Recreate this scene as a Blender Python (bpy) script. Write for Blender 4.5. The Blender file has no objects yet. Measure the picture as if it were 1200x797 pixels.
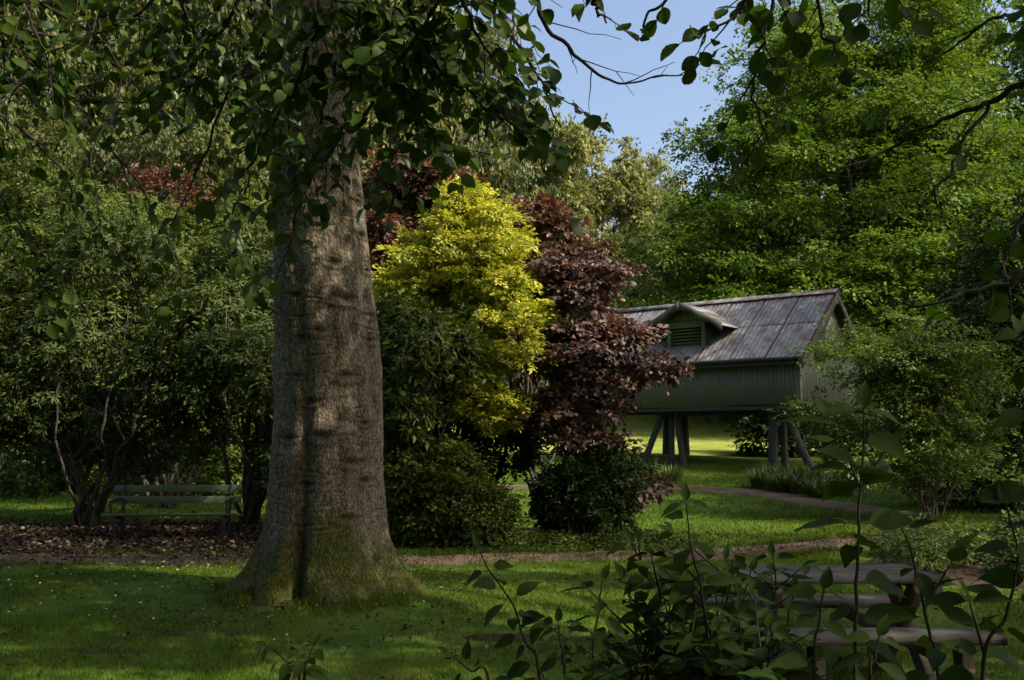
import bpy, math, random
import numpy as np
from mathutils import Vector
R = math.radians
# ------------------------------------------------------------------ camera, sky, sun, exposure
scene = bpy.context.scene
COL = scene.collection
F = 1166.7; PITCH = math.atan(119.5 / F); CAMZ = 1.6
cam_d = bpy.data.cameras.new('camera'); cam = bpy.data.objects.new('camera', cam_d); COL.objects.link(cam)
cam.location = (0, 0, CAMZ); cam.rotation_euler = (R(90) + PITCH, 0, 0)
cam_d.sensor_width = 36; cam_d.lens = 35; cam_d.clip_end = 2000; cam_d.clip_start = 0.05
scene.camera = cam
SUN = Vector((0.80, -0.42, 0.92)).normalized()
world = bpy.data.worlds.new('World'); scene.world = world; world.use_nodes = True
wn = world.node_tree.nodes; wl = world.node_tree.links
sky = wn.new('ShaderNodeTexSky'); sky.sky_type = 'NISHITA'; sky.sun_disc = False
sky.sun_elevation = math.asin(SUN.z); sky.sun_rotation = math.atan2(SUN.x, SUN.y)
sky.air_density = 1.0; sky.dust_density = 5.0; sky.ozone_density = 1.0
wl.new(sky.outputs[0], wn['Background'].inputs[0]); wn['Background'].inputs[1].default_value = 0.14
sun_d = bpy.data.lights.new('sun', 'SUN'); sun_o = bpy.data.objects.new('sun', sun_d); COL.objects.link(sun_o)
sun_d.energy = 3.9; sun_d.angle = R(0.55); sun_d.color = (1.0, 0.91, 0.74)
sun_o.rotation_euler = SUN.to_track_quat('Z', 'Y').to_euler(); sun_o.location = (20, -12, 30)
vs = scene.view_settings
vs.view_transform = 'Standard'; vs.look = 'None'; vs.gamma = 1; vs.use_curve_mapping = False
vs.exposure = 0.95
cy = scene.cycles
cy.max_bounces = 6; cy.diffuse_bounces = 3; cy.glossy_bounces = 2; cy.transmission_bounces = 4
cy.transparent_max_bounces = 4; cy.caustics_reflective = False; cy.caustics_refractive = False
cy.use_denoising = True; cy.use_adaptive_sampling = True; cy.adaptive_threshold = 0.015
# ------------------------------------------------------------------ helpers
rng = np.random.default_rng(7)
random.seed(7)
cp, sp = math.cos(PITCH), math.sin(PITCH)
def pix(px, py, Y):
    """point on the ray of a photo pixel (1200x797) at ground distance Y"""
    u = (px - 600) / F; v = (398.5 - py) / F
    dy = cp - v * sp; dz = sp + v * cp
    return np.array([u / dy * Y, Y, CAMZ + dz / dy * Y])
def lattice(ix, iy, iz, s):
    h = (ix * 374761393 + iy * 668265263 + iz * 2147483647 + s * 1274126177) & 0xFFFFFFFF
    h = ((h ^ (h >> 13)) * 1274126177) & 0xFFFFFFFF
    return ((h ^ (h >> 16)) & 0xFFFF) / 65535.0
def vnoise(p, sc=1.0, s=0):
    p = np.asarray(p, float) * sc
    i = np.floor(p).astype(np.int64); f = p - i; f = f * f * (3 - 2 * f)
    o = 0
    for a in (0, 1):
        for b in (0, 1):
            for c in (0, 1):
                w = (f[..., 0] if a else 1 - f[..., 0]) * (f[..., 1] if b else 1 - f[..., 1]) * (f[..., 2] if c else 1 - f[..., 2])
                o = o + w * lattice(i[..., 0] + a, i[..., 1] + b, i[..., 2] + c, s)
    return o
def fbm(p, sc, s=0, o=3):
    t = 0; a = 0.5; n = 0
    for k in range(o):
        t = t + a * vnoise(p, sc * 2 ** k, s + k); n += a; a *= 0.5
    return t / n
TRUNK = (-1.93, 10.5)
KY = [-60, 14, 20, 25, 30, 40, 55, 70, 100, 150, 300, 600]
KZ = [0, 0, .13, .36, .76, 1.25, 2.2, 4.6, 14, 27, 40, 45]
_fy = np.arange(-60, 600, 0.5); _fz = np.interp(_fy, KY, KZ)
_k = np.hanning(15); _k /= _k.sum(); _fz = np.convolve(np.pad(_fz, 7, mode='edge'), _k, 'valid')
def hz(x, y):
    x = np.asarray(x, float); y = np.asarray(y, float)
    z = np.interp(y, _fy, _fz)
    far = np.clip((y - 50) / 60, 0, 1)
    p = np.stack([x, y, np.zeros_like(x + y) + 0 * x], -1)
    z = z + far * (vnoise(p, 0.02, 3) - .5) * 10
    z = z + 0.05 * (vnoise(p, 0.5, 4) - .5) + 0.025 * (vnoise(p, 1.9, 5) - .5)
    d = np.hypot(x - TRUNK[0], y - TRUNK[1]); z = z + 0.13 * np.exp(-(d / 1.25) ** 2)
    return z
def gpt(px, py):
    """photo pixel to the point where its ray meets the ground"""
    lo, hi = 1.0, 200.0
    for Y in np.concatenate([np.arange(2, 60, .1), np.arange(60, 200, 1)]):
        q = pix(px, py, Y)
        if q[2] < hz(q[0], q[1]): return np.array([q[0], q[1], float(hz(q[0], q[1]))])
    return pix(px, py, 100)
def G(x, y): return float(hz(x, y))
def make_mesh(name, V, faces, attrs=None, smooth=False, uv=None):
    me = bpy.data.meshes.new(name)
    V = np.ascontiguousarray(V, np.float32)
    me.vertices.add(len(V)); me.vertices.foreach_set('co', V.ravel())
    if not isinstance(faces, list): faces = [faces]
    faces = [np.asarray(f, np.int32) for f in faces if len(f)]
    li = np.concatenate([f.ravel() for f in faces]); tot = np.concatenate([np.full(len(f), f.shape[1], np.int32) for f in faces])
    st = np.concatenate([[0], np.cumsum(tot)[:-1]]).astype(np.int32)
    me.loops.add(len(li)); me.loops.foreach_set('vertex_index', li)
    me.polygons.add(len(tot)); me.polygons.foreach_set('loop_start', st); me.polygons.foreach_set('loop_total', tot)
    if smooth: me.polygons.foreach_set('use_smooth', np.ones(len(tot), bool))
    for k, v in (attrs or {}).items():
        a = me.attributes.new(k, 'FLOAT', 'POINT'); a.data.foreach_set('value', np.ascontiguousarray(v, np.float32))
    if uv is not None:
        l = me.uv_layers.new(name='UVMap'); l.data.foreach_set('uv', np.ascontiguousarray(uv[li], np.float32).ravel())
    me.update(calc_edges=True)
    return me
def obj(name, me, mat=None, parent=None, loc=None, rot=None):
    o = bpy.data.objects.new(name, me); COL.objects.link(o)
    if mat is not None and me is not None and not me.materials: me.materials.append(mat)
    if parent is not None: o.parent = parent
    if loc is not None: o.location = loc
    if rot is not None: o.rotation_euler = rot
    return o
def tag(o, label=None, cat=None, group=None, kind=None):
    if label: o['label'] = label
    if cat: o['category'] = cat
    if group: o['group'] = group
    if kind: o['kind'] = kind
    return o
def thing(name, label, cat, loc=(0, 0, 0), rz=0, group=None):
    o = bpy.data.objects.new(name, None); COL.objects.link(o); o.empty_display_size = .2
    o.location = loc; o.rotation_euler = (0, 0, rz)
    return tag(o, label, cat, group)
def nrm(a): return a / np.maximum(np.linalg.norm(a, axis=-1, keepdims=True), 1e-9)
# boxes: collects (possibly sheared) boxes in one mesh
BF = np.array([[0, 1, 3, 2], [4, 6, 7, 5], [0, 4, 5, 1], [2, 3, 7, 6], [0, 2, 6, 4], [1, 5, 7, 3]])
def box_v(x0, x1, y0, y1, z0, z1):
    return np.array([(x, y, z) for x in (x0, x1) for y in (y0, y1) for z in (z0, z1)], float)
def boxes(name, vs_, mat, parent=None, bevel=0.0):
    V = np.concatenate(vs_); Fc = np.concatenate([BF + 8 * i for i in range(len(vs_))])
    o = obj(name, make_mesh(name, V, Fc), mat, parent)
    if bevel:
        m = o.modifiers.new('bevel', 'BEVEL'); m.width = bevel; m.segments = 2; m.limit_method = 'ANGLE'
    return o
def beam_v(a, b, w, t, up=(0, 0, 1)):
    """box from a to b, width w across, thickness t along up"""
    a = np.array(a, float); b = np.array(b, float); d = nrm(b - a); up = np.array(up, float)
    s = np.cross(d, up); s = s / np.linalg.norm(s); u = np.cross(s, d)
    return np.array([p + s * i * w / 2 + u * j * t / 2 for p in (a, b) for i in (-1, 1) for j in (-1, 1)])
def tubes(name, paths, mat, parent=None, sides=6, attrs=None):
    Vs, Fs, n = [], [], 0
    for pts, rad in paths:
        pts = np.asarray(pts, float); rad = np.asarray(rad, float); k = len(pts)
        t = np.gradient(pts, axis=0); t = nrm(t)
        ref = np.where(np.abs(t[:, 2:3]) > .85, np.array([[1., 0, 0]]), np.array([[0, 0, 1.]]))
        ref = ref[len(ref) // 2][None].repeat(k, 0)
        s = nrm(np.cross(t, ref)); u = np.cross(s, t)
        a = np.arange(sides) * 2 * math.pi / sides
        ring = pts[:, None] + rad[:, None, None] * (np.cos(a)[None, :, None] * s[:, None] + np.sin(a)[None, :, None] * u[:, None])
        Vs.append(ring.reshape(-1, 3))
        i = np.arange(k - 1)[:, None] * sides; j = np.arange(sides)[None]
        Fs.append((n + np.stack([i + j, i + (j + 1) % sides, i + sides + (j + 1) % sides, i + sides + j], -1)).reshape(-1, 4))
        n += k * sides
    me = make_mesh(name, np.concatenate(Vs), np.concatenate(Fs), smooth=True)
    return obj(name, me, mat, parent)
def curve(P, n=12, jit=0.0, seed=None):
    """Catmull-Rom through P, n points a span, with a wander"""
    P = np.asarray(P, float); Q = np.vstack([2 * P[0] - P[1], P, 2 * P[-1] - P[-2]]); out = []
    for i in range(1, len(Q) - 2):
        t = np.linspace(0, 1, n, endpoint=False)[:, None]
        out.append(.5 * (2 * Q[i] + (Q[i + 1] - Q[i - 1]) * t + (2 * Q[i - 1] - 5 * Q[i] + 4 * Q[i + 1] - Q[i + 2]) * t ** 2 + (3 * Q[i] - Q[i - 1] - 3 * Q[i + 1] + Q[i + 2]) * t ** 3))
    out.append(P[-1:]); C = np.concatenate(out)
    if jit:
        w = rng.normal(0, 1, (len(C), 3)); k = np.hanning(7); k /= k.sum()
        w = np.stack([np.convolve(w[:, a], k, 'same') for a in range(3)], 1); w[0] = 0
        C = C + w * jit
    return C
# ------------------------------------------------------------------ materials
MATS = {}
def nodes(name):
    m = bpy.data.materials.new(name); m.use_nodes = True; MATS[name] = m
    n = m.node_tree.nodes; l = m.node_tree.links
    return m, n, l, n['Principled BSDF']
def ramp(n, stops):
    r = n.new('ShaderNodeValToRGB'); e = r.color_ramp.elements
    while len(e) < len(stops): e.new(.5)
    for el, (p, c) in zip(e, stops): el.position = p; el.color = (*c, 1)
    return r
def noise(n, l, scale, detail=4, vec=None, rough=.55):
    t = n.new('ShaderNodeTexNoise'); t.inputs['Scale'].default_value = scale; t.inputs['Detail'].default_value = detail; t.inputs['Roughness'].default_value = rough
    if vec is not None: l.new(vec, t.inputs['Vector'])
    return t
def mapped(n, l, scale, src='Object'):
    tc = n.new('ShaderNodeTexCoord'); mp = n.new('ShaderNodeMapping'); mp.inputs['Scale'].default_value = scale
    l.new(tc.outputs[src], mp.inputs['Vector']); return mp.outputs['Vector']
def mix(n, l, fac, a, b, kind='MIX'):
    m = n.new('ShaderNodeMix'); m.data_type = 'RGBA'; m.blend_type = kind
    for s, v in ((m.inputs[0], fac), (m.inputs[6], a), (m.inputs[7], b)):
        if hasattr(v, 'links') or hasattr(v, 'is_linked'): l.new(v, s)
        elif isinstance(v, tuple): s.default_value = (*v, 1) if len(v) == 3 else v
        else: s.default_value = v
    return m.outputs[2]
def bump(n, l, b, height, strength=.5, dist=.02):
    k = n.new('ShaderNodeBump'); k.inputs['Strength'].default_value = strength; k.inputs['Distance'].default_value = dist
    l.new(height, k.inputs['Height']); l.new(k.outputs[0], b.inputs['Normal']); return k
def leaf_mat(name, cols, trans=.3, rough=.5, spec=.35, tcol=None, var=.25):
    """leaf: gloss on top, light passing through; cols = ramp over each leaf's own tint"""
    m, n, l, b = nodes(name)
    at = n.new('ShaderNodeAttribute'); at.attribute_name = 'tint'
    r = ramp(n, [(i / (len(cols) - 1), c) for i, c in enumerate(cols)]); l.new(at.outputs['Fac'], r.inputs[0])
    nz = noise(n, l, .9, 3, mapped(n, l, (1, 1, 1)))
    hs = n.new('ShaderNodeHueSaturation'); l.new(r.outputs[0], hs.inputs['Color'])
    mr = n.new('ShaderNodeMapRange'); mr.inputs['From Min'].default_value = .3; mr.inputs['From Max'].default_value = .7
    mr.inputs['To Min'].default_value = 1 - var; mr.inputs['To Max'].default_value = 1 + var
    l.new(nz.outputs[0], mr.inputs[0]); l.new(mr.outputs[0], hs.inputs['Value'])
    l.new(hs.outputs[0], b.inputs['Base Color'])
    b.inputs['Roughness'].default_value = rough; b.inputs['Specular IOR Level'].default_value = spec
    tr = n.new('ShaderNodeBsdfTranslucent')
    tc = mix(n, l, 1.0, hs.outputs[0], tcol or (1.25, 1.2, .55), 'MULTIPLY'); l.new(tc, tr.inputs[0])
    ms = n.new('ShaderNodeMixShader'); ms.inputs[0].default_value = trans
    l.new(b.outputs[0], ms.inputs[1]); l.new(tr.outputs[0], ms.inputs[2]); l.new(ms.outputs[0], n['Material Output'].inputs[0])
    return m
def big_leaf_mat(name, c0, c1, trans=.22, rough=.45):
    """near leaf with veins from its UV, each object a little different"""
    m, n, l, b = nodes(name)
    oi = n.new('ShaderNodeObjectInfo'); r = ramp(n, [(0, c0), (1, c1)]); l.new(oi.outputs['Random'], r.inputs[0])
    uv = n.new('ShaderNodeUVMap'); sx = n.new('ShaderNodeSeparateXYZ'); l.new(uv.outputs[0], sx.inputs[0])
    def math_(op, a, b_=None):
        k = n.new('ShaderNodeMath'); k.operation = op
        for s, v in ((k.inputs[0], a), (k.inputs[1], b_)):
            if v is None: continue
            if isinstance(v, (int, float)): s.default_value = v
            else: l.new(v, s)
        return k.outputs[0]
    ax = math_('ABSOLUTE', math_('SUBTRACT', sx.outputs[0], .5))
    ph = math_('SUBTRACT', math_('MULTIPLY', sx.outputs[1], 8.5), math_('MULTIPLY', ax, 7.0))
    side = math_('ABSOLUTE', math_('SUBTRACT', math_('FRACT', ph), .5))           # 0 on a vein
    v1 = math_('LESS_THAN', side, .07); v2 = math_('LESS_THAN', ax, .018)
    vein = math_('MAXIMUM', v1, v2)
    nz = noise(n, l, 30, 3, mapped(n, l, (1, 1, 1)))
    base = mix(n, l, math_('MULTIPLY', vein, .3), r.outputs[0], (.05, .085, .016))
    base = mix(n, l, math_('MULTIPLY', nz.outputs[0], .2), base, (.04, .045, .008))
    l.new(base, b.inputs['Base Color']); b.inputs['Roughness'].default_value = rough; b.inputs['Specular IOR Level'].default_value = .11
    hgt = math_('ADD', math_('MULTIPLY', side, 1.0), math_('MULTIPLY', nz.outputs[0], .3))
    bump(n, l, b, hgt, .14, .003)
    tr = n.new('ShaderNodeBsdfTranslucent'); tc = mix(n, l, 1.0, base, (1.2, 1.35, .5), 'MULTIPLY'); l.new(tc, tr.inputs[0])
    ms = n.new('ShaderNodeMixShader'); ms.inputs[0].default_value = trans
    l.new(b.outputs[0], ms.inputs[1]); l.new(tr.outputs[0], ms.inputs[2]); l.new(ms.outputs[0], n['Material Output'].inputs[0])
    return m
def wood_mat(name, stops, scale=(6, 6, .8), bs=.5, rough=.85, stain=None, bd=.01):
    m, n, l, b = nodes(name)
    oi = n.new('ShaderNodeObjectInfo'); tc = n.new('ShaderNodeTexCoord'); mp = n.new('ShaderNodeMapping'); mp.inputs['Scale'].default_value = scale
    l.new(tc.outputs['Object'], mp.inputs['Vector']); l.new(oi.outputs['Random'], mp.inputs['Location'])
    nz = noise(n, l, 5, 6, mp.outputs[0], .65); r = ramp(n, stops); l.new(nz.outputs[0], r.inputs[0])
    c = r.outputs[0]
    if stain:
        n2 = noise(n, l, 1.3, 5, mapped(n, l, (1, 1, 1))); r2 = ramp(n, [(.45, (0, 0, 0)), (.65, (1, 1, 1))]); l.new(n2.outputs[0], r2.inputs[0])
        c = mix(n, l, r2.outputs[0], c, stain)
    l.new(c, b.inputs['Base Color']); b.inputs['Roughness'].default_value = rough; b.inputs['Specular IOR Level'].default_value = .25
    bump(n, l, b, nz.outputs[0], bs, bd); return m
def soil_mat(name, stops, scale=3, bs=.6, bd=.03, fine=40):
    m, n, l, b = nodes(name)
    v = mapped(n, l, (1, 1, 1)); a = noise(n, l, scale, 6, v, .6); f = noise(n, l, fine, 4, v, .7)
    s = n.new('ShaderNodeMath'); s.operation = 'MULTIPLY_ADD'; l.new(f.outputs[0], s.inputs[0]); s.inputs[1].default_value = .5
    l.new(a.outputs[0], s.inputs[2]); r = ramp(n, stops); l.new(s.outputs[0], r.inputs[0]); l.new(r.outputs[0], b.inputs['Base Color'])
    b.inputs['Roughness'].default_value = .95; b.inputs['Specular IOR Level'].default_value = .15
    bump(n, l, b, s.outputs[0], bs, bd); return m
M_lawn = soil_mat('lawn', [(.5, (.022, .034, .006)), (.68, (.048, .092, .007)), (.85, (.075, .12, .012)), (1.0, (.085, .07, .026))], .55, .5, .03)
M_path = soil_mat('gravel_path', [(.45, (.036, .024, .015)), (.7, (.078, .054, .036)), (1.0, (.15, .112, .078))], 1.2, .7, .02, 55)
M_litter = soil_mat('leaf_litter', [(.45, (.016, .011, .007)), (.72, (.035, .023, .014)), (1.0, (.075, .05, .03))], 1.5, .8, .05, 25)
M_bark = wood_mat('branch_bark', [(.3, (.03, .024, .017)), (.7, (.09, .075, .055))], (9, 9, 3), .5)
M_twig = wood_mat('twig_bark', [(.3, (.018, .014, .010)), (.7, (.04, .031, .022))], (20, 20, 20), .3)
M_palestem = wood_mat('pale_stem_bark', [(.3, (.08, .065, .045)), (.7, (.2, .17, .12))], (14, 14, 3), .4)
M_grass = leaf_mat('grass_blade', [(.036, .070, .004), (.066, .122, .006), (.102, .155, .010), (.14, .13, .028)], .3, .55, .12, var=.3)
M_rhodo = leaf_mat('rhododendron_leaf', [(.020, .036, .010), (.040, .066, .016), (.07, .098, .024), (.12, .145, .034)], .24, .58, .2)
M_rhodo2 = leaf_mat('laurel_leaf', [(.028, .048, .008), (.056, .088, .014), (.12, .15, .024)], .3, .58, .2)
M_yellow = leaf_mat('golden_leaf', [(.13, .20, .022), (.32, .36, .045), (.52, .52, .075), (.70, .66, .14)], .4, .5, .3, (1.05, 1.0, .5))
M_purple = leaf_mat('purple_leaf', [(.048, .037, .034), (.088, .062, .054), (.14, .09, .074), (.23, .145, .11)], .24, .5, .4, (1.4, .85, .55))
M_copper = leaf_mat('copper_leaf', [(.06, .033, .023), (.11, .058, .038), (.17, .098, .062)], .28, .45, .35, (1.4, .85, .5))
M_horn = leaf_mat('hornbeam_leaf', [(.034, .070, .011), (.068, .126, .018), (.118, .185, .028), (.20, .255, .045)], .34, .55, .15, var=.35)
M_oak = leaf_mat('oak_leaf', [(.09, .115, .04), (.16, .185, .066), (.25, .265, .10), (.33, .32, .135)], .3, .6, .15, var=.3)
M_pine = leaf_mat('pale_pine_leaf', [(.065, .085, .034), (.12, .14, .056), (.18, .19, .082)], .25, .6, .15, var=.3)
M_slope = leaf_mat('slope_wood_leaf', [(.05, .066, .026), (.09, .108, .042), (.14, .155, .065)], .25, .6, .15, var=.3)
M_slope2 = leaf_mat('slope_olive_leaf', [(.055, .075, .02), (.10, .12, .032), (.155, .165, .05)], .25, .6, .15, var=.3)
M_dark = leaf_mat('holly_leaf', [(.013, .027, .007), (.027, .050, .012), (.05, .08, .02)], .22, .6, .18)
M_fresh = leaf_mat('fresh_leaf', [(.05, .085, .016), (.09, .14, .026), (.15, .20, .042)], .32, .5, .3)
M_crown = leaf_mat('beech_crown_leaf', [(.03, .06, .012), (.05, .09, .016), (.075, .12, .02)], .34, .45, .35)
M_beech = big_leaf_mat('beech_leaf', (.02, .045, .005), (.044, .085, .009), .4, .55)
M_sap = big_leaf_mat('sapling_leaf', (.015, .033, .0045), (.034, .064, .008), .26, .6)
M_strap = leaf_mat('strap_leaf', [(.05, .085, .02), (.085, .125, .03), (.15, .16, .05)], .28, .45, .35)
M_fallen = leaf_mat('fallen_leaf', [(.020, .013, .008), (.040, .027, .016), (.072, .052, .032), (.20, .16, .11)], .05, .7, .15)
M_petal = leaf_mat('daisy_petal', [(.5, .5, .42), (.7, .7, .62)], .2, .6, .2, (1, 1, 1))
M_bench = wood_mat('bench_green_paint', [(.3, (.05, .075, .04)), (.7, (.085, .115, .062))], (1, 12, 12), .25, .55)
M_iron = wood_mat('dark_iron', [(.3, (.012, .013, .012)), (.7, (.03, .03, .026))], (4, 4, 4), .2, .6)
M_table = wood_mat('weathered_plank', [(.25, (.055, .05, .044)), (.55, (.115, .106, .094)), (.8, (.20, .186, .168))], (1.2, 16, 16), .9, .85, (.05, .048, .034))
M_tleg = wood_mat('table_leg_timber', [(.25, (.05, .038, .027)), (.75, (.14, .108, .078))], (12, 12, 1.2), .6)
M_hutwall = wood_mat('green_boarding', [(.2, (.07, .082, .062)), (.5, (.125, .138, .105)), (.85, (.21, .21, .155))], (9, 9, .6), .6, .8, (.12, .125, .08))
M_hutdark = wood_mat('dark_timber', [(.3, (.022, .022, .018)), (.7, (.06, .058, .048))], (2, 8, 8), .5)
M_barge = wood_mat('weathered_barge_board', [(.3, (.045, .042, .038)), (.6, (.085, .08, .072)), (.85, (.14, .13, .11))], (3, 8, 8), .5, .85, (.075, .068, .04))
M_deck = wood_mat('rusty_roof_deck', [(.3, (.03, .012, .008)), (.7, (.085, .035, .022))], (3, 3, 3), .5)
M_post = wood_mat('stilt_timber', [(.3, (.022, .024, .018)), (.7, (.062, .064, .052))], (8, 8, 1), .6)
M_louvre = wood_mat('louvre_green_paint', [(.3, (.07, .095, .035)), (.7, (.13, .16, .065))], (1, 9, 9), .4, .7)
def roof_mat():
    m, n, l, b = nodes('weathered_sheet_metal')
    oi = n.new('ShaderNodeObjectInfo'); tc = n.new('ShaderNodeTexCoord'); mp = n.new('ShaderNodeMapping'); mp.inputs['Scale'].default_value = (2.2, 1.1, 1.1)
    l.new(tc.outputs['Object'], mp.inputs['Vector'])
    st = noise(n, l, 2.2, 6, mp.outputs[0], .65)
    r1 = ramp(n, [(.30, (.10, .098, .096)), (.52, (.18, .177, .174)), (.72, (.32, .315, .305))]); l.new(st.outputs[0], r1.inputs[0])
    ru = noise(n, l, 1.5, 7, mapped(n, l, (1.6, 1, 1)), .7); rr = ramp(n, [(.48, (0, 0, 0)), (.60, (1, 1, 1))]); l.new(ru.outputs[0], rr.inputs[0])
    rc = noise(n, l, 9, 4); rcol = ramp(n, [(.3, (.045, .03, .022)), (.55, (.13, .085, .06)), (.8, (.2, .16, .12))]); l.new(rc.outputs[0], rcol.inputs[0])
    c = mix(n, l, rr.outputs[0], r1.outputs[0], rcol.outputs[0])
    mo = noise(n, l, 4, 6, mapped(n, l, (1, 1, 1)), .75); mr = ramp(n, [(.56, (0, 0, 0)), (.64, (1, 1, 1))]); l.new(mo.outputs[0], mr.inputs[0])
    c = mix(n, l, mr.outputs[0], c, (.06, .065, .045))
    hs = n.new('ShaderNodeHueSaturation'); l.new(c, hs.inputs['Color']); k = n.new('ShaderNodeMapRange'); k.inputs['To Min'].default_value = .75; k.inputs['To Max'].default_value = 1.2
    l.new(oi.outputs['Random'], k.inputs[0]); l.new(k.outputs[0], hs.inputs['Value'])
    l.new(hs.outputs[0], b.inputs['Base Color']); b.inputs['Roughness'].default_value = .6; b.inputs['Metallic'].default_value = .15
    bump(n, l, b, mo.outputs[0], .35, .01); return m
M_roof = roof_mat()
def trunk_mat():
    m, n, l, b = nodes('beech_bark')
    def A(nm):
        a = n.new('ShaderNodeAttribute'); a.attribute_name = nm; return a.outputs['Fac']
    v = mapped(n, l, (1, 1, .45)); n1 = noise(n, l, 3.5, 6, v, .6); n2 = noise(n, l, 26, 5, mapped(n, l, (1, 1, .5)), .7)
    r = ramp(n, [(.3, (.125, .103, .074)), (.5, (.19, .16, .118)), (.72, (.265, .232, .178))]); l.new(n1.outputs[0], r.inputs[0])
    f = ramp(n, [(.36, (.38, .35, .31)), (.58, (1.12, 1.1, 1.06))]); l.new(n2.outputs[0], f.inputs[0])
    c = mix(n, l, 1.0, r.outputs[0], f.outputs[0], 'MULTIPLY')
    c = mix(n, l, A('dark'), c, (.022, .017, .012))
    mc = ramp(n, [(.3, (.03, .038, .006)), (.55, (.075, .088, .011)), (.75, (.14, .14, .026))]); l.new(n2.outputs[0], mc.inputs[0])
    c = mix(n, l, A('moss'), c, mc.outputs[0])
    l.new(c, b.inputs['Base Color']); b.inputs['Roughness'].default_value = .9; b.inputs['Specular IOR Level'].default_value = .2
    ck = n.new('ShaderNodeTexVoronoi'); ck.feature = 'DISTANCE_TO_EDGE'; ck.inputs['Scale'].default_value = 30; l.new(mapped(n, l, (1, 1, .55)), ck.inputs['Vector'])
    cr = ramp(n, [(.0, (.3, .27, .24)), (.13, (1, 1, 1))]); l.new(ck.outputs[0], cr.inputs[0]); c = mix(n, l, .9, c, cr.outputs[0], 'MULTIPLY'); l.new(c, b.inputs['Base Color'])
    ad = n.new('ShaderNodeMath'); ad.operation = 'MULTIPLY_ADD'; l.new(ck.outputs[0], ad.inputs[0]); ad.inputs[1].default_value = .7; l.new(n2.outputs[0], ad.inputs[2])
    bump(n, l, b, ad.outputs[0], .95, .03); return m
M_trunk = trunk_mat()
# ------------------------------------------------------------------ leaf geometry
def leaf_cloud(name, pos, axis, nor, length, width, tint, mat, parent=None, shape=4, fold=.18, droop=.12, kind='stuff'):
    """one small bent leaf a position; axis = base to tip, nor = upper face; joined into one part"""
    N = len(pos); axis = nrm(axis); nor = nor - (nor * axis).sum(1, keepdims=True) * axis; nor = nrm(nor); side = np.cross(axis, nor)
    L = np.broadcast_to(length, (N,))[:, None]; W = np.broadcast_to(width, (N,))[:, None]
    if shape == 4:
        prof = [(0, 0, 0), (.45, .5, 1), (1, 0, 0), (.45, -.5, 1)]; tri = [(0, 1, 2), (0, 2, 3)]
    else:
        prof = [(0, 0, 0), (.28, .46, 1), (.66, .40, 1), (1, 0, 0), (.66, -.40, 1), (.28, -.46, 1)]; tri = [(0, 1, 5), (1, 2, 5), (2, 4, 5), (2, 3, 4)]
    V = np.empty((N, len(prof), 3))
    for i, (a, s, fo) in enumerate(prof):
        V[:, i] = pos + axis * L * a + side * W * s + nor * (W * fold * fo - L * droop * a * a)
    k = len(prof); Fc = (np.arange(N)[:, None, None] * k + np.array(tri)[None]).reshape(-1, 3)
    o = obj(name, make_mesh(name, V.reshape(-1, 3), Fc, {'tint': np.repeat(np.clip(tint, 0, 1), k)}), mat, parent)
    if kind: o['kind'] = kind
    return o
def rsphere(n):
    return nrm(rng.normal(0, 1, (n, 3)))
def lobe_points(lobes, n, inner=.62, seed=0, rough=.35, upbias=.15, nsc=None, gap=.27):
    """points near the ragged skin of overlapping ellipsoids, with their outward directions"""
    lb = np.array(lobes, float); w = (lb[:, 3] * lb[:, 4] + lb[:, 4] * lb[:, 5] + lb[:, 3] * lb[:, 5]); w /= w.sum()
    P = np.empty((0, 3)); O = np.empty((0, 3)); gap_ = gap
    while len(P) < n:
        m = int((n - len(P)) * 2.2) + 60
        i = rng.choice(len(lb), m, p=w); d = rsphere(m); d[:, 2] += upbias; d = nrm(d)
        rad = lb[i, 3:6]; mean = rad.mean(1, keepdims=True)
        nz = fbm(lb[i, :3] * 3.1 + d * mean * (nsc or 1.0), .9, seed, 3) - .5
        fr = (inner + (1 - inner) * rng.random(m) ** .55) * (1 + 2 * rough * nz)
        p = lb[i, :3] + d * rad * fr[:, None]
        deep = np.zeros(m, bool)
        for j in range(len(lb) if len(lb) < 25 else 0):
            q = np.linalg.norm((p - lb[j, :3]) / lb[j, 3:6], axis=1); deep |= q < inner * .8
        gap = vnoise(p, 1.3 / max(.35, float(lb[:, 3:6].mean()) * .35), seed + 9) > gap_
        keep = ~deep & gap
        P = np.vstack([P, p[keep]]); O = np.vstack([O, nrm(d[keep] * (1, 1, 1) / 1)])
    return P[:n], O[:n]
def tiers(lobes, n, r, flat=.3, lo=.45, seed=0):
    """break big lobes into many flat boughs that lie in tiers with gaps of shade between them"""
    C, O = lobe_points(lobes, n, lo, seed, .3, gap=.0); out = []
    for c, o in zip(C, O):
        k = r * rng.uniform(.6, 1.35); out.append((c[0], c[1], c[2] + .12 * k * (o[2] > 0), k, k, k * flat * rng.uniform(.7, 1.3)))
    return out
GAPS = [((.53, 9.95), (1.15, -.95), 1.5, .36), ((4.1, 18.4), (1, .05), 1.5, .4), ((-.55, 13.2), (1, 0), 1.6, .25), ((2.9, 20.5), (1, .1), 1.4, .5), ((-4.2, 12.6), (1, .1), .8, .15)]
def open_gaps(C, O):
    """leave out the clumps that would shade the few places where the sun comes through the canopy"""
    g = C[:, :2] - C[:, 2:3] * np.array([[SUN.x / SUN.z, SUN.y / SUN.z]]); keep = np.ones(len(C), bool)
    for c, a, L_, W_ in GAPS:
        a = np.array(a) / np.hypot(*a); d = g - np.array(c); u = d @ a; v = d @ np.array([-a[1], a[0]])
        keep &= (u / (L_ + .8)) ** 2 + (v / (W_ + .8)) ** 2 > 1
    return C[keep], O[keep]
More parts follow.
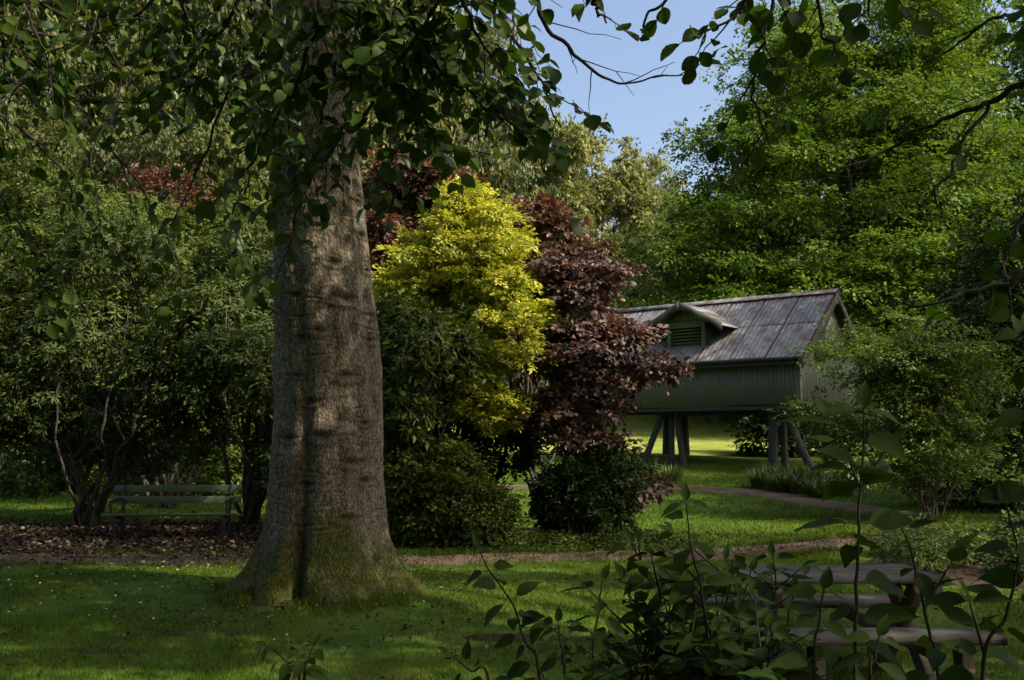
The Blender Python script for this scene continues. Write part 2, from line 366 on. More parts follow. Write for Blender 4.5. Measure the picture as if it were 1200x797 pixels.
def spray_leaves(C, O, per, size, spread, flat=.3, droop=.25, ljit=.35, up=.9, njit=.35, tip=True):
    """fan each clump into a flat spray of leaves pointing outwards; gives arrays for leaf_cloud"""
    n = len(C); out = O * (1, 1, .35) + rng.normal(0, .35, (n, 3)); out[:, 2] -= droop; ax = nrm(out)
    pn = np.array([0, 0, 1.]) * up + O * (1 - up) + rng.normal(0, .18, (n, 3)); pn = nrm(pn - (pn * ax).sum(1, keepdims=True) * ax); sd = np.cross(ax, pn)
    sz = spread * (.6 + .8 * rng.random(n))
    t = rng.random((n, per)); lat = rng.normal(0, .36, (n, per)) * (1.05 - .75 * t); hh = rng.normal(0, .16, (n, per)) * flat
    pos = C[:, None] + sz[:, None, None] * (ax[:, None] * (t[..., None] - .3) + sd[:, None] * lat[..., None] + pn[:, None] * (hh - .28 * t * t * 0.6)[..., None])
    la = ax[:, None] + sd[:, None] * np.sign(lat)[..., None] * (.5 + .4 * rng.random((n, per)))[..., None] + rng.normal(0, ljit, (n, per, 3))
    ln = pn[:, None] + rng.normal(0, njit, (n, per, 3))
    ls = size * (.65 + .6 * rng.random((n, per)))
    return pos.reshape(-1, 3), la.reshape(-1, 3), ln.reshape(-1, 3), ls.ravel(), np.repeat(np.arange(n), per)
def whorl_leaves(C, O, per, size, upb=.5):
    """rhododendron tip: a ring of long leaves round each twig end, hanging a little"""
    n = len(C); ax = nrm(O + np.array([0, 0, upb]) + rng.normal(0, .35, (n, 3)))
    ref = nrm(np.cross(ax, rsphere(n))); b2 = np.cross(ax, ref)
    a = (np.arange(per)[None] / per * 2 * math.pi + rng.random((n, 1)) * 6.28 + rng.normal(0, .25, (n, per)))
    rad = ref[:, None] * np.cos(a)[..., None] + b2[:, None] * np.sin(a)[..., None]
    lift = rng.uniform(-.35, .5, (n, per))[..., None]
    d = rad + ax[:, None] * lift; d[..., 2] -= .28
    ln = ax[:, None] - rad * lift + rng.normal(0, .2, (n, per, 3))
    pos = C[:, None] + rad * .01 + ax[:, None] * rng.uniform(-.05, .03, (n, per))[..., None]
    ls = size * (.7 + .5 * rng.random((n, per)))
    return pos.reshape(-1, 3), d.reshape(-1, 3), ln.reshape(-1, 3), ls.ravel(), np.repeat(np.arange(n), per)
def tints(idx, P=None, lo=0.0, hi=1.0, w=.65):
    k = rng.random(idx.max() + 1)
    return lo + (hi - lo) * np.clip(w * k[idx] + (1 - w) * rng.random(len(idx)), 0, 1)
def limbs_to(base, C, n, r0, sag=.15, frac=(.15, .6), top=None):
    """tapered limbs from a trunk (or a bare base) to some clumps"""
    out = []
    pick = rng.choice(len(C), min(n, len(C)), replace=False); base = np.array(base, float)
    for i in pick:
        e = C[i]
        if top is not None:
            h = base[2] + (min(e[2], top[2]) - base[2]) * rng.uniform(*frac); s = base + (top - base) * np.clip((h - base[2]) / (top[2] - base[2]), 0, 1)
        else:
            s = base + rng.normal(0, .06, 3) * (1, 1, 0)
        m1 = s + (e - s) * .35 + np.array([0, 0, .12 * np.linalg.norm(e - s)]); m2 = s + (e - s) * .72 + np.array([0, 0, .05 * np.linalg.norm(e - s)])
        c = curve([s, m1, m2, e], 5, jit=.03 * np.linalg.norm(e - s)); out.append((c, np.linspace(r0 * rng.uniform(.5, 1), r0 * .14, len(c))))
    return out
def tree(name, label, base, top, lobes, nclump, per, leaf, spread, mat, tr, nl=40, group=None, cat='tree', wid=.6, inner=.6, rough=.35, limb=.3, droop=.2, up=.85, shape=4, bark=None, tlo=0, thi=1, seed=1, kinds=None, njit=.35, gap=.27):
    base = np.array(base, float); top = np.array(top, float)
    t = thing(name, label, cat, base, 0, group)
    C, O = lobe_points(lobes, nclump, inner, seed, rough, gap=gap)
    if name == 'offscreen_tree': C, O = open_gaps(C, O)
    if name == 'hornbeam':
        k = (C[:, 1] < base[1] + 3) | (rng.random(len(C)) < .45); C, O = C[k], O[k]
    tk = curve([base - (0, 0, .3), base + (top - base) * .33 + rng.normal(0, .1, 3) * tr * 2, base + (top - base) * .66 + rng.normal(0, .1, 3) * tr * 3, top], 6)
    pth = [(tk, tr * np.linspace(1.15, .12, len(tk)) ** 1.0)]
    pth += limbs_to(base, C, nl, tr * limb, top=top)
    o = tubes('trunk', [(p - base, r) for p, r in pth], bark or M_bark, t, 6)
    a = spray_leaves(C, O, per, leaf, spread, droop=droop, up=up, njit=njit)
    leaf_cloud('crown', a[0] - base, a[1], a[2], a[3], a[3] * wid, tints(a[4], lo=tlo, hi=thi), mat, t, shape)
    return t, C, O
# ------------------------------------------------------------------ ground, paths, beds
def axis_vals(segs):
    return np.concatenate([np.arange(a, b, s) for a, b, s in segs] + [[segs[-1][1]]])
gx = axis_vals([(-500, -100, 40), (-100, -20, 4), (-20, -11, 1), (-11, 12, .3), (12, 24, 1), (24, 100, 4), (100, 500, 40)])
gy = axis_vals([(-60, -8, 4), (-8, 5, 1), (5, 36, .3), (36, 70, 1), (70, 160, 3), (160, 600, 40)])
def sheet(name, X, Y, dz, mat, keep=None):
    Z = hz(X, Y) + dz; r, c = X.shape; i = np.arange(r * c).reshape(r, c)
    Fc = np.stack([i[:-1, :-1], i[:-1, 1:], i[1:, 1:], i[1:, :-1]], -1).reshape(-1, 4)
    if keep is not None: Fc = Fc[keep]
    me = make_mesh(name, np.stack([X, Y, Z], -1).reshape(-1, 3), Fc, smooth=True)
    return tag(obj(name, me, mat), kind='structure')
X, Y = np.meshgrid(gx, gy); sheet('ground', X, Y, 0, M_lawn)
M_meadow = soil_mat('dry_meadow', [(.5, (.10, .145, .022)), (.7, (.17, .215, .035)), (.9, (.24, .26, .05))], .5, .4, .05)
MX, MY = np.meshgrid(np.linspace(-14, 16, 60), np.linspace(37, 59, 50)); MX = MX + np.where(np.abs(MX - 1) > 14.5, .8 * np.sin(MY), 0); MY = MY + np.where(np.abs(MY - 48) > 10.9, .7 * np.sin(MX * .7), 0)
sheet('meadow', MX, MY, .03, M_meadow)
def path_strip(name, pts, halfw, dz, label=None):
    c = curve(pts, 30)[:, :2]; t = nrm(np.gradient(c, axis=0)); s = np.stack([t[:, 1], -t[:, 0]], 1)
    u = np.linspace(-1, 1, 13)
    w1 = halfw * (1 + .5 * (fbm(np.c_[c, c[:, :1] * 0], 1.3, 31) - .5)); w2 = halfw * (1 + .5 * (fbm(np.c_[c, c[:, :1] * 0 + 7], 1.3, 32) - .5))
    W = np.where(u[None] < 0, w1[:, None], w2[:, None]) * u[None]
    X = c[:, 0:1] + s[:, 0:1] * W; Y = c[:, 1:2] + s[:, 1:2] * W
    sheet(name, X, Y, dz - .02 * np.abs(u[None]) ** 6, M_path); return c
p1 = [gpt(x, y)[:2].tolist() + [0] for x, y in ((-300, 655), (0, 656), (300, 657), (480, 657), (640, 655), (780, 652), (900, 647), (960, 640))] + [[6.0, 16.0, 0], [9.5, 16.3, 0], [14, 16.4, 0]]
PC1 = path_strip('path', p1, .56, .022)
p2 = [gpt(x, y)[:2].tolist() + [0] for x, y in ((560, 571), (680, 572), (800, 574), (850, 576), (900, 580), (950, 589))] + [[7.6, 20.5, 0], [7.1, 18.0, 0], [6.3, 16.3, 0]]
PC2 = path_strip('footpath', p2, .55, .018)
def near_path(x, y, m=0.0):
    d1 = np.full(len(x), 9.); 
    for c, w in ((PC1[::4], .56), (PC2[::4], .55)):
        for q in c: d1 = np.minimum(d1, np.hypot(x - q[0], y - q[1]) - w)
    return d1 < m
# the bare bed under the bench shrubs and under the middle shrubs
def bed(name, cx, cyy, rx, ry, dz, seed):
    a = np.linspace(0, 2 * math.pi, 65)[:-1]; rr = np.linspace(0.02, 1, 14)
    A, Q = np.meshgrid(np.append(a, a[0]), rr)
    k = 1 + .25 * (fbm(np.stack([np.cos(A) * 2, np.sin(A) * 2, 0 * A], -1), 1.5, seed) - .5)
    sheet(name, cx + np.cos(A) * Q * rx * k, cyy + np.sin(A) * Q * ry * k, dz - .03 * Q ** 8, M_litter)
    return lambda x, y: ((x - cx) / rx) ** 2 + ((y - cyy) / ry) ** 2 < .92
in_bed = [bed('shrub_bed', -7.2, 16.6, 6.2, 2.5, .012, 1), bed('flower_bed', -0.3, 16.6, 3.2, 1.7, .012, 2), bed('border_bed', 7.3, 12.6, 3.3, 2.1, .012, 3)]
for px, py, rx, ry in ((250, 742, .6, .2), (600, 748, .5, .2), (120, 765, .5, .16), (690, 752, .4, .14)):
    q = gpt(px, py); bed('bare_soil', q[0], q[1], rx, ry, .006, int(px))
# ------------------------------------------------------------------ grass
def grass(name, n, box, h, w, excl=True, dens=None):
    x = rng.uniform(box[0], box[1], n); y = rng.uniform(box[2], box[3], n)
    keep = np.abs(x) < y * .53 + 1.2
    x, y = x[keep], y[keep]
    d = np.hypot(x - TRUNK[0], y - TRUNK[1])
    bare = fbm(np.stack([x, y, 0 * x], -1), .8, 21) + .35 * np.exp(-(d / 2.2) ** 2)
    keep = ~near_path(x, y, .03 * rng.random(len(x))) & (rng.random(len(x)) > np.clip((bare - .58) * 4, 0, .75)) & (d > .62)
    for f in in_bed: keep &= ~f(x, y)
    x, y = x[keep], y[keep]; N = len(x); z = hz(x, y)
    pos = np.stack([x, y, z - .004], -1); ax = np.stack([rng.normal(0, .45, N), rng.normal(0, .45, N), np.ones(N)], -1)
    cl = fbm(np.stack([x, y, 0 * x], -1), 1.1, 22)
    leaf_cloud(name, pos, ax, rsphere(N), h * (.5 + .9 * rng.random(N)) * (.7 + .7 * cl), w, np.clip((cl - .25) * .9 + .45 * rng.random(N), 0, 1), M_grass)
    o = COL.objects[name]; return o
tag(grass('grass', 300000, (-8.5, 8.5, 6, 14.4), .042, .0055), 'short mown grass on the shaded lawn round the big trunk', 'grass', kind='stuff')
tag(grass('meadow_grass', 190000, (-13, 13, 14, 32), .055, .014), 'short grass on the lawn beyond the gravel path', 'grass', kind='stuff')
# longer grass left unmown against the roots and along the path edges
N = 5200; ang = rng.random(N) * 6.28; rr = .72 + .5 * rng.random(N) + .25 * (fbm(np.c_[np.cos(ang), np.sin(ang), 0 * ang], 3, 91) - .5) * 2
x = TRUNK[0] + rr * np.sin(ang); y = TRUNK[1] - rr * np.cos(ang); e = PC1[rng.integers(0, len(PC1), 9000)]; sd = np.sign(rng.normal(0, 1, 9000)) * (.5 + .16 * rng.random(9000))
x = np.r_[x, e[:, 0] + rng.normal(0, .02, 9000)]; y = np.r_[y, e[:, 1] + sd]; N = len(x); k = fbm(np.stack([x, y, 0 * x], -1), 2.2, 92) > .46; x, y = x[k], y[k]; N = len(x)
tag(leaf_cloud('long_grass', np.stack([x, y, hz(x, y)], -1), np.stack([rng.normal(0, .4, N), rng.normal(0, .4, N), np.ones(N)], -1), rsphere(N), .05 + .09 * rng.random(N), .007, rng.random(N), M_grass), 'longer unmown grass against the beech roots and path edges', 'grass', kind='stuff')
# fallen leaves and petals
def scatter(name, n, fn, size, mat, lift=.012):
    P = fn(n); N = len(P); P = np.stack([P[:, 0], P[:, 1], hz(P[:, 0], P[:, 1]) + lift + .02 * rng.random(N)], -1)
    ax = rsphere(N) * (1, 1, .25); nn = np.array([0, 0, 1.]) + rng.normal(0, .35, (N, 3)); s = size * (.6 + .9 * rng.random(N))
    return leaf_cloud(name, P, ax, nn, s, s * .65, rng.random(N) ** 1.6, mat, fold=.25)
def bed_pts(n):
    return np.c_[rng.uniform(-13, -1.8, n), rng.normal(16.3, 1.3, n)]
tag(scatter('fallen_leaves', 16000, bed_pts, .075, M_fallen, .02), 'dry brown fallen leaves littering the bed under the bench', 'leaves', kind='stuff')
def lawn_pts(n):
    y = rng.uniform(6.3, 14.6, n); x = rng.uniform(-1, 1, n) * (y * .53 + .5)
    d = np.hypot(x - TRUNK[0], y - TRUNK[1]); k = rng.random(n) < (.10 + .9 * np.exp(-(d / 2.0) ** 2)) * np.clip((fbm(np.stack([x, y, 0 * x], -1), 1.7, 77) - .38) * 4, .05, 1) ; return np.c_[x, y][k]
tag(scatter('lawn_litter', 16000, lawn_pts, .04, M_fallen, .03), 'small brown leaves and scraps strewn over the lawn', 'leaves', kind='stuff')
def daisy_pts(n):
    y = rng.uniform(9, 13.2, n); x = rng.uniform(-7.5, -1, n); return np.c_[x, y]
def path_pts(n):
    c = PC1[rng.integers(0, len(PC1), n)]; return c + rng.normal(0, .28, (n, 2))
tag(scatter('path_litter', 5000, path_pts, .03, M_fallen, .024), 'small stones and leaf scraps scattered along the gravel path', 'litter', kind='stuff')
tag(scatter('daisies', 260, daisy_pts, .03, M_petal, .04), 'tiny white daisies and petals dotted on the lawn', 'flowers', kind='stuff')
# ------------------------------------------------------------------ the great beech
def proj(P):
    P = np.asarray(P, float); z = P[..., 2] - CAMZ; d = P[..., 1] * cp + z * sp; u = -P[..., 1] * sp + z * cp
    return 600 + F * P[..., 0] / d, 398.5 - F * u / d, d
BB = np.array([TRUNK[0], TRUNK[1], 0.0])
beech = thing('beech_tree', 'huge smooth grey beech with knotted trunk and mossy spreading roots on the lawn', 'tree', BB)
def trunk_center(z):
    return np.interp(z, [0, .8, 2.4, 4.9, 9, 14], [0, 0, -.01, -.20, -.42, -.5]), np.interp(z, [0, 4, 9, 14], [0, 0, .1, .3])
def build_trunk():
    nt = 200; zs = np.concatenate([np.arange(-.15, 1.3, .013), np.arange(1.3, 5.6, .0105), np.arange(5.6, 15.1, .25)])
    th = np.arange(nt) * 2 * math.pi / nt                   # 0 = towards the camera, + = to the right
    T, Z = np.meshgrid(th, zs)
    r = np.interp(Z, [-.2, 0, .25, .55, .9, 1.6, 2.4, 4.9, 9, 15], [.80, .74, .68, .635, .605, .575, .55, .44, .36, .16])
    lob = np.zeros_like(r); zf = np.clip(Z, 0, None)
    wr = lambda a: (a + math.pi) % (2 * math.pi) - math.pi
    for a, wd, am, hh in ((-70, 22, .52, .30), (-30, 17, .30, .40), (24, 24, .36, .45), (76, 16, .50, .28), (48, 10, .20, .3), (120, 20, .45, .3), (170, 22, .4, .35), (-125, 22, .5, .3)):
        lob += .84 * am * np.exp(-(wr(T - R(a)) / R(wd)) ** 2) * np.exp(-zf / hh)
    for a, wd, am, hh in ((-11, 7, .17, .75), (58, 7, .12, .9), (-50, 6, .10, .35), (100, 8, .15, .5), (148, 8, .15, .5), (-95, 7, .14, .5)):
        lob -= am * np.exp(-(wr(T - R(a) + .06 * np.sin(Z * 2.1)) / R(wd)) ** 2) * np.exp(-zf / hh)
    for a, wd, am in ((-16, 6, .05), (40, 8, .035), (-2, 12, -.03), (66, 7, .045), (-42, 8, .03), (18, 6, .02)):     # long flutes up the stem
        lob -= am * np.exp(-(wr(T - R(a) - .07 * np.sin(Z * 1.3)) / R(wd)) ** 2) * np.clip(1.4 - Z * .22, 0, 1)
    P3 = np.stack([np.sin(T) * .6, -np.cos(T) * .6, Z * .7], -1)
    r = r + lob + .05 * (fbm(P3, 1.1, 41) - .5)
    rootz = np.exp(-zf / .5)
    r = r + (.02 + .07 * rootz) * (fbm(P3, 7, 44, 4) - .5) + .16 * rootz * (fbm(P3, 2.6, 45, 3) - .5)
    dark = np.zeros_like(r)
    kn = [(400, 348, 1.5), (392, 307, 1.0), (433, 311, .7), (430, 365, .8), (433, 395, .9), (420, 268, .8), (419, 221, .9), (408, 440, 1.3), (366, 470, 1.0), (382, 511, 1.3),
          (338, 513, 1.0), (415, 541, 1.2), (362, 567, .9), (430, 563, 1.0), (412, 606, 1.1), (352, 395, .8), (345, 345, .9), (376, 388, 1.0), (428, 495, .8), (348, 440, .7), (340, 300, .8), (372, 265, .7)]
    for px, py, s in kn:
        d = TRUNK[1] - .45; z0 = pix(px, py, d)[2]; xx = pix(px, py, d)[0] - TRUNK[0] - trunk_center(z0)[0]
        t0 = math.asin(max(-.97, min(.97, xx / float(np.interp(z0, [0, 1.6, 2.4, 4.9], [.7, .58, .55, .44])))))
        du = wr(T - t0) * .55; dv = Z - z0 - .35 * du * du
        q = np.hypot(du / (.115 * s), dv / (.052 * s))
        r += .011 * s * np.exp(-(q - 1.1) ** 2 / .3) * (q < 3) - .020 * s * np.exp(-(q / .65) ** 2)
        dark = np.maximum(dark, .95 * np.exp(-(q / .75) ** 2)); dark = np.maximum(dark, .45 * np.exp(-((q - 1.5) / .25) ** 2))
        ln = np.exp(-(dv / .010) ** 2) * np.exp(-(du / (.26 * s)) ** 2); r -= .010 * ln; dark = np.maximum(dark, .75 * ln)
    for k in range(90):                                       # horizontal wrinkles
        z0 = rng.uniform(.7, 5.5); t0 = rng.uniform(-1.6, 1.6); w = rng.uniform(.12, .5)
        dv = Z - z0 - .03 * np.sin(T * 3 + k) + .02 * (vnoise(P3, 6, k) - .5)
        ln = np.exp(-(dv / .0075) ** 2) * np.exp(-(wr(T - t0) / w) ** 2) * np.clip(vnoise(P3, 5, k + 200) * 2.2 - .3, 0, 1); r -= .014 * ln; dark = np.maximum(dark, .9 * ln)
        r += .012 * np.exp(-((dv + .028) / .02) ** 2) * np.exp(-(wr(T - t0) / w) ** 2)
    nm = fbm(P3, 3, 47, 4)
    moss = np.clip((.95 - Z) * 1.7 + (nm - .5) * 2.4 - .05, 0, 1) * np.clip(.62 + (fbm(P3, 9, 48) - .3) * 2.0, 0, 1)
    moss = np.maximum(moss, .35 * np.clip((nm - .5) * 5, 0, 1) * np.exp(-((wr(T + .25)) / .35) ** 2) * np.clip(2.8 - Z, 0, 1))
    dark = np.maximum(dark, np.clip((fbm(P3, 14, 49) - .55) * 4, 0, .6) * rootz)
    cx, cyv = trunk_center(Z)
    V = np.stack([cx + np.sin(T) * r, cyv - np.cos(T) * r, Z], -1)
    gz = hz(V[..., 0] + TRUNK[0], V[..., 1] + TRUNK[1])
    V[..., 2] += np.where(Z < .6, (gz) * (1 - Z / .6), 0)
    i = np.arange(len(zs) * nt).reshape(len(zs), nt); j = np.roll(i, -1, 1)
    Fc = np.stack([i[:-1], j[:-1], j[1:], i[1:]], -1).reshape(-1, 4)
    return obj('trunk', make_mesh('trunk', V.reshape(-1, 3), Fc, {'dark': dark.ravel(), 'moss': moss.ravel()}, smooth=True), M_trunk, beech)
build_trunk()
# ------------------------------------------------------------------ big leaves as objects
def big_leaf_meshes(name, kind, n=5):
    out = []
    for k in range(n):
        t = np.array([0, .1, .25, .45, .65, .82, .93, 1.0])
        if kind == 'beech': w = np.array([.03, .16, .30, .385, .375, .27, .15, .008]) * rng.uniform(.92, 1.08)
        else: w = np.array([.03, .155, .235, .235, .17, .09, .036, .003]) * rng.uniform(.9, 1.15)
        bend = rng.uniform(.03, .25); cup = rng.uniform(.1, .4); tw = rng.uniform(-.25, .25); sw = rng.uniform(-.06, .06)
        V, UV = [], []
        for ti, wi in zip(t, w):
            for s in (-1, -.55, 0, .55, 1):
                wv = .018 * math.sin(ti * 22 + s * 2 + k) * abs(s)
                z = -bend * ti * ti + cup * wi * (abs(s) ** 1.4) + wv + tw * wi * s * ti
                V.append((s * wi * (1 + .035 * math.sin(ti * 40 + k)) + sw * math.sin(ti * 3), ti, z)); UV.append((.5 + s * wi, ti))
        i = np.arange(len(t) * 5).reshape(-1, 5)
        Fc = np.stack([i[:-1, :-1], i[:-1, 1:], i[1:, 1:], i[1:, :-1]], -1).reshape(-1, 4)
        nb = len(V)
        V += [(-.012, 0, 0), (.012, 0, 0), (.009, -.16, .02), (-.009, -.16, .02)]; UV += [(.5, .5)] * 4     # stalk
        Fc = np.vstack([Fc, [[nb, nb + 1, nb + 2, nb + 3]]])
        out.append(make_mesh(name, np.array(V), Fc, smooth=True, uv=np.array(UV)))
    return out
from mathutils import Matrix
LEAF = {'beech': big_leaf_meshes('beech_leaf', 'beech'), 'sapling': big_leaf_meshes('sapling_leaf', 'point', 6)}
for m in LEAF['beech']: m.materials.append(M_beech)
for m in LEAF['sapling']: m.materials.append(M_sap)
def place_leaf(kind, parent, pos, ax, nor, size):
    ax = nrm(np.asarray(ax, float)); nor = np.asarray(nor, float); nor = nrm(nor - nor.dot(ax) * ax); sd = np.cross(ax, nor)
    o = bpy.data.objects.new('leaf', random.choice(LEAF[kind])); COL.objects.link(o); o.parent = parent
    o.matrix_basis = Matrix(((sd[0] * size, ax[0] * size, nor[0] * size, pos[0]), (sd[1] * size, ax[1] * size, nor[1] * size, pos[1]), (sd[2] * size, ax[2] * size, nor[2] * size, pos[2]), (0, 0, 0, 1)))
    return o
def twiggy(path, r0, r1, tw_len=.3, gap=.11, lgap=.05, leaf=.085, start=0.1, bare=0.0, droop=.25, end_leaves=True):
    """side twigs left and right along a branch, leaves alternating on each; returns tubes and leaves"""
    path = np.asarray(path, float); seg = np.r_[0, np.cumsum(np.linalg.norm(np.diff(path, axis=0), axis=1))]; L = seg[-1]
    tb = [(path, np.linspace(r0, r1, len(path)))]; lv = []
    at = lambda s: np.array([np.interp(s, seg, path[:, k]) for k in range(3)])
    s = L * start; side = 1
    while s < L:
        p = at(s); T = nrm(at(min(s + .05, L)) - at(max(s - .05, 0))); S = np.cross(T, (0, 0, 1.)); 
        S = nrm(S) if np.linalg.norm(S) > .25 else nrm(np.array([rng.normal(), rng.normal() * .5, 0]))
        d = nrm(T * .75 + S * side * rng.uniform(.5, 1.0) + np.array([0, 0, -droop * rng.uniform(.2, 1)]) + rng.normal(0, .15, 3))
        l = tw_len * rng.uniform(.45, 1.15) * (1.1 - .5 * s / L)
        q = p + d * np.linspace(0, l, 6)[:, None]; q[:, 2] -= droop * .5 * np.linspace(0, 1, 6) ** 2 * l; q += rng.normal(0, .006, q.shape) * np.linspace(0, 1, 6)[:, None]
        tb.append((q, np.linspace(max(r1, .0022), .0012, 6)))
        if rng.random() >= bare:
            a = rng.uniform(.04, .08); sd2 = 1; S2 = nrm(np.cross(d, (0, 0, 1.)) + 1e-6)
            while a < l:
                pp = p + d * a; pp[2] -= droop * .5 * (a / l) ** 2 * l
                ax = d * .55 + S2 * sd2 * .75 + rng.normal(0, .22, 3) + np.array([0, 0, -.22]); nn = np.array([0, -.55, .8]) + rng.normal(0, .45, 3)
                sz = leaf * rng.uniform(.6, 1.15); lv.append((pp + nrm(ax) * sz * .16, ax, nn, sz)); a += lgap * rng.uniform(.7, 1.4); sd2 = -sd2
            ax = d + rng.normal(0, .2, 3) + np.array([0, 0, -.2]); lv.append((p + d * l + np.array([0, 0, -droop * .5 * l]), ax, np.array([0, -.55, .8]) + rng.normal(0, .4, 3), leaf * rng.uniform(.7, 1.1)))
        elif rng.random() < .8:                                                 # bare twig forks
            e = q[3]; f = nrm(d + rng.normal(0, .5, 3)); tb.append((e + f * np.linspace(0, l * .55, 4)[:, None], np.linspace(.0022, .001, 4)))
        s += gap * rng.uniform(.6, 1.4); side = -side
    return tb, lv
def hang_branches(t, base, specs, kind, mat_cloud, maxobj=300, label=None):
    """specs: (list of (px,py,Y) or world points, kwargs). Builds branch parts with leaf sub-parts"""
    allb = []
    for pts, kw in specs:
        P = [pix(*p) if p[1] is not None and len(p) == 3 and not kw.get('world') else np.array(p, float) for p in pts]
        kw = {k: v for k, v in kw.items() if k not in ('world', 'pre')}
        P = curve(P, 10, jit=.015); allb.append(twiggy(P, **kw))
    sc = []
    for bi, (tb, lv) in enumerate(allb):
        for li, (p, ax, nn, sz) in enumerate(lv):
            x, y, d = proj(p); vis = -20 < x < 1220 and -20 < y < 817 and d > .3
            sc.append(((sz / d) if vis else 0, bi, li))
    sc.sort(reverse=True); chosen = {(b, l) for s, b, l in sc[:maxobj] if s > 0}; rest = []
    for bi, (tb, lv) in enumerate(allb):
        br = tubes('branch', [(p - base, r) for p, r in tb], M_twig, t, 5)
        for li, (p, ax, nn, sz) in enumerate(lv):
            if (bi, li) in chosen: place_leaf(kind, br, p - base, ax, nn, sz)
            else: rest.append((p, ax, nn, sz))
    if rest:
        a = [np.array([r[k] for r in rest]) for k in range(4)]
        leaf_cloud('foliage', a[0] - base, a[1], a[2], a[3], a[3] * .72, rng.random(len(rest)), mat_cloud, t, 6)
up_ = lambda x, y, z: (x, y, z)
Bs = []
def HB(pts, **kw): Bs.append((pts, kw))
d_ = dict(r0=.011, r1=.003, tw_len=.36, gap=.048, lgap=.036, leaf=.083, start=.06)
HB([(560, -70, 3.5), (520, 0, 3.6), (440, 110, 3.7), (395, 165, 3.8), (352, 228, 3.9)], **{**d_, 'gap': .045})
HB([(470, -70, 3.5), (480, 10, 3.6), (520, 80, 3.7), (575, 130, 3.75), (640, 165, 3.8)], **{**d_, 'gap': .045})
HB([(430, -70, 3.8), (420, 30, 3.9), (450, 90, 4.0), (500, 150, 4.0), (545, 180, 4.1)], **d_)
HB([(560, -60, 3.6), (590, 20, 3.7), (620, 70, 3.7), (655, 150, 3.8)], **{**d_, 'gap': .1})
HB([(380, -70, 3.7), (370, 30, 3.8), (340, 110, 3.9), (300, 180, 4.0), (290, 230, 4.0)], **d_)
HB([(380, 120, 4.0), (365, 200, 4.0), (345, 260, 4.0), (330, 300, 4.0)], **{**d_, 'tw_len': .24, 'r0': .006})
HB([(600, -60, 3.9), (601, 40, 3.9), (605, 95, 3.9), (630, 160, 3.9), (640, 200, 3.9), (655, 250, 3.9)], **{**d_, 'gap': .25, 'tw_len': .14, 'r0': .006, 'r1': .002, 'bare': .5})
HB([(610, -60, 3.8), (640, 25, 3.9), (680, 70, 4.0), (725, 98, 4.1), (795, 88, 4.1)], **{**d_, 'gap': .12, 'bare': .82, 'r0': .012, 'r1': .003, 'tw_len': .4, 'droop': -.1})
HB([(300, -80, 4.2), (270, 20, 4.3), (220, 80, 4.4), (160, 120, 4.5)], **d_)
HB([(240, -80, 4.0), (180, 0, 4.2), (110, 40, 4.3), (40, 70, 4.4)], **d_)
HB([(320, -80, 4.5), (310, 30, 4.6), (260, 120, 4.7), (230, 200, 4.8), (200, 260, 4.8)], **{**d_, 'gap': .1})
HB([(690, -60, 3.1), (697, -5, 3.1), (700, 12, 3.1), (712, 24, 3.1)], **{**d_, 'gap': .09, 'tw_len': .12, 'leaf': .075})
HB([(500, -60, 4.4), (470, 20, 4.5), (400, 70, 4.6), (330, 90, 4.6), (260, 110, 4.8)], **d_)
HB([(520, -60, 3.4), (545, 10, 3.5), (570, 60, 3.6), (600, 110, 3.6)], **{**d_, 'gap': .05})
HB([(450, -60, 4.2), (460, 40, 4.2), (480, 110, 4.3), (470, 170, 4.3), (455, 205, 4.3)], **{**d_, 'gap': .06})
HB([(350, -60, 3.6), (400, 10, 3.7), (440, 50, 3.7), (500, 70, 3.8)], **{**d_, 'gap': .05})
HB([(200, -60, 4.3), (220, 20, 4.4), (270, 90, 4.5), (320, 140, 4.5)], **d_)
limb_starts = [np.array(pix(*s[0][0])) for s in Bs]
hub = np.array([-1.4, 5.0, 5.0]); anchor = np.array([TRUNK[0] - .35, TRUNK[1], 7.4])
lt = [(curve([anchor, anchor + (-.1, -1.6, .5), hub + (-.1, 2, .6), hub], 8, .03), np.linspace(.17, .055, 25))]
for s in limb_starts:
    lt.append((curve([hub + rng.normal(0, .25, 3) * (1, .3, .2), hub * .45 + s * .55 + (0, .3, .5), s], 6, .02), np.linspace(.026, .011, 13)))
tubes('limb', [(p - BB, r) for p, r in lt], M_bark, beech, 8)
hang_branches(beech, BB, Bs, 'beech', M_crown)
# crown of the beech, above the frame
C, O = lobe_points([(-4.2, 6.6, 10.8, 4.6, 4.8, 3.9), (-1.0, 5.2, 10.2, 4.0, 4.0, 3.4), (-2.4, 9.6, 13.6, 4.2, 3.8, 4.2), (-5.5, 10.2, 12.4, 3.6, 3.6, 3.6), (2.4, 7.0, 9.4, 3.0, 2.6, 1.9)], 2700, .5, 5)
C, O = open_gaps(C, O); top = np.array([TRUNK[0] - .5, TRUNK[1] + .3, 14.8])
tubes('bough', [(p - BB, r) for p, r in limbs_to(np.array([TRUNK[0] - .35, TRUNK[1], 6.8]), C, 46, .11, top=top)], M_bark, beech, 6)
a = spray_leaves(C, O, 22, .165, .75); leaf_cloud('crown', a[0] - BB, a[1], a[2], a[3], a[3] * .66, tints(a[4]), M_crown, beech)
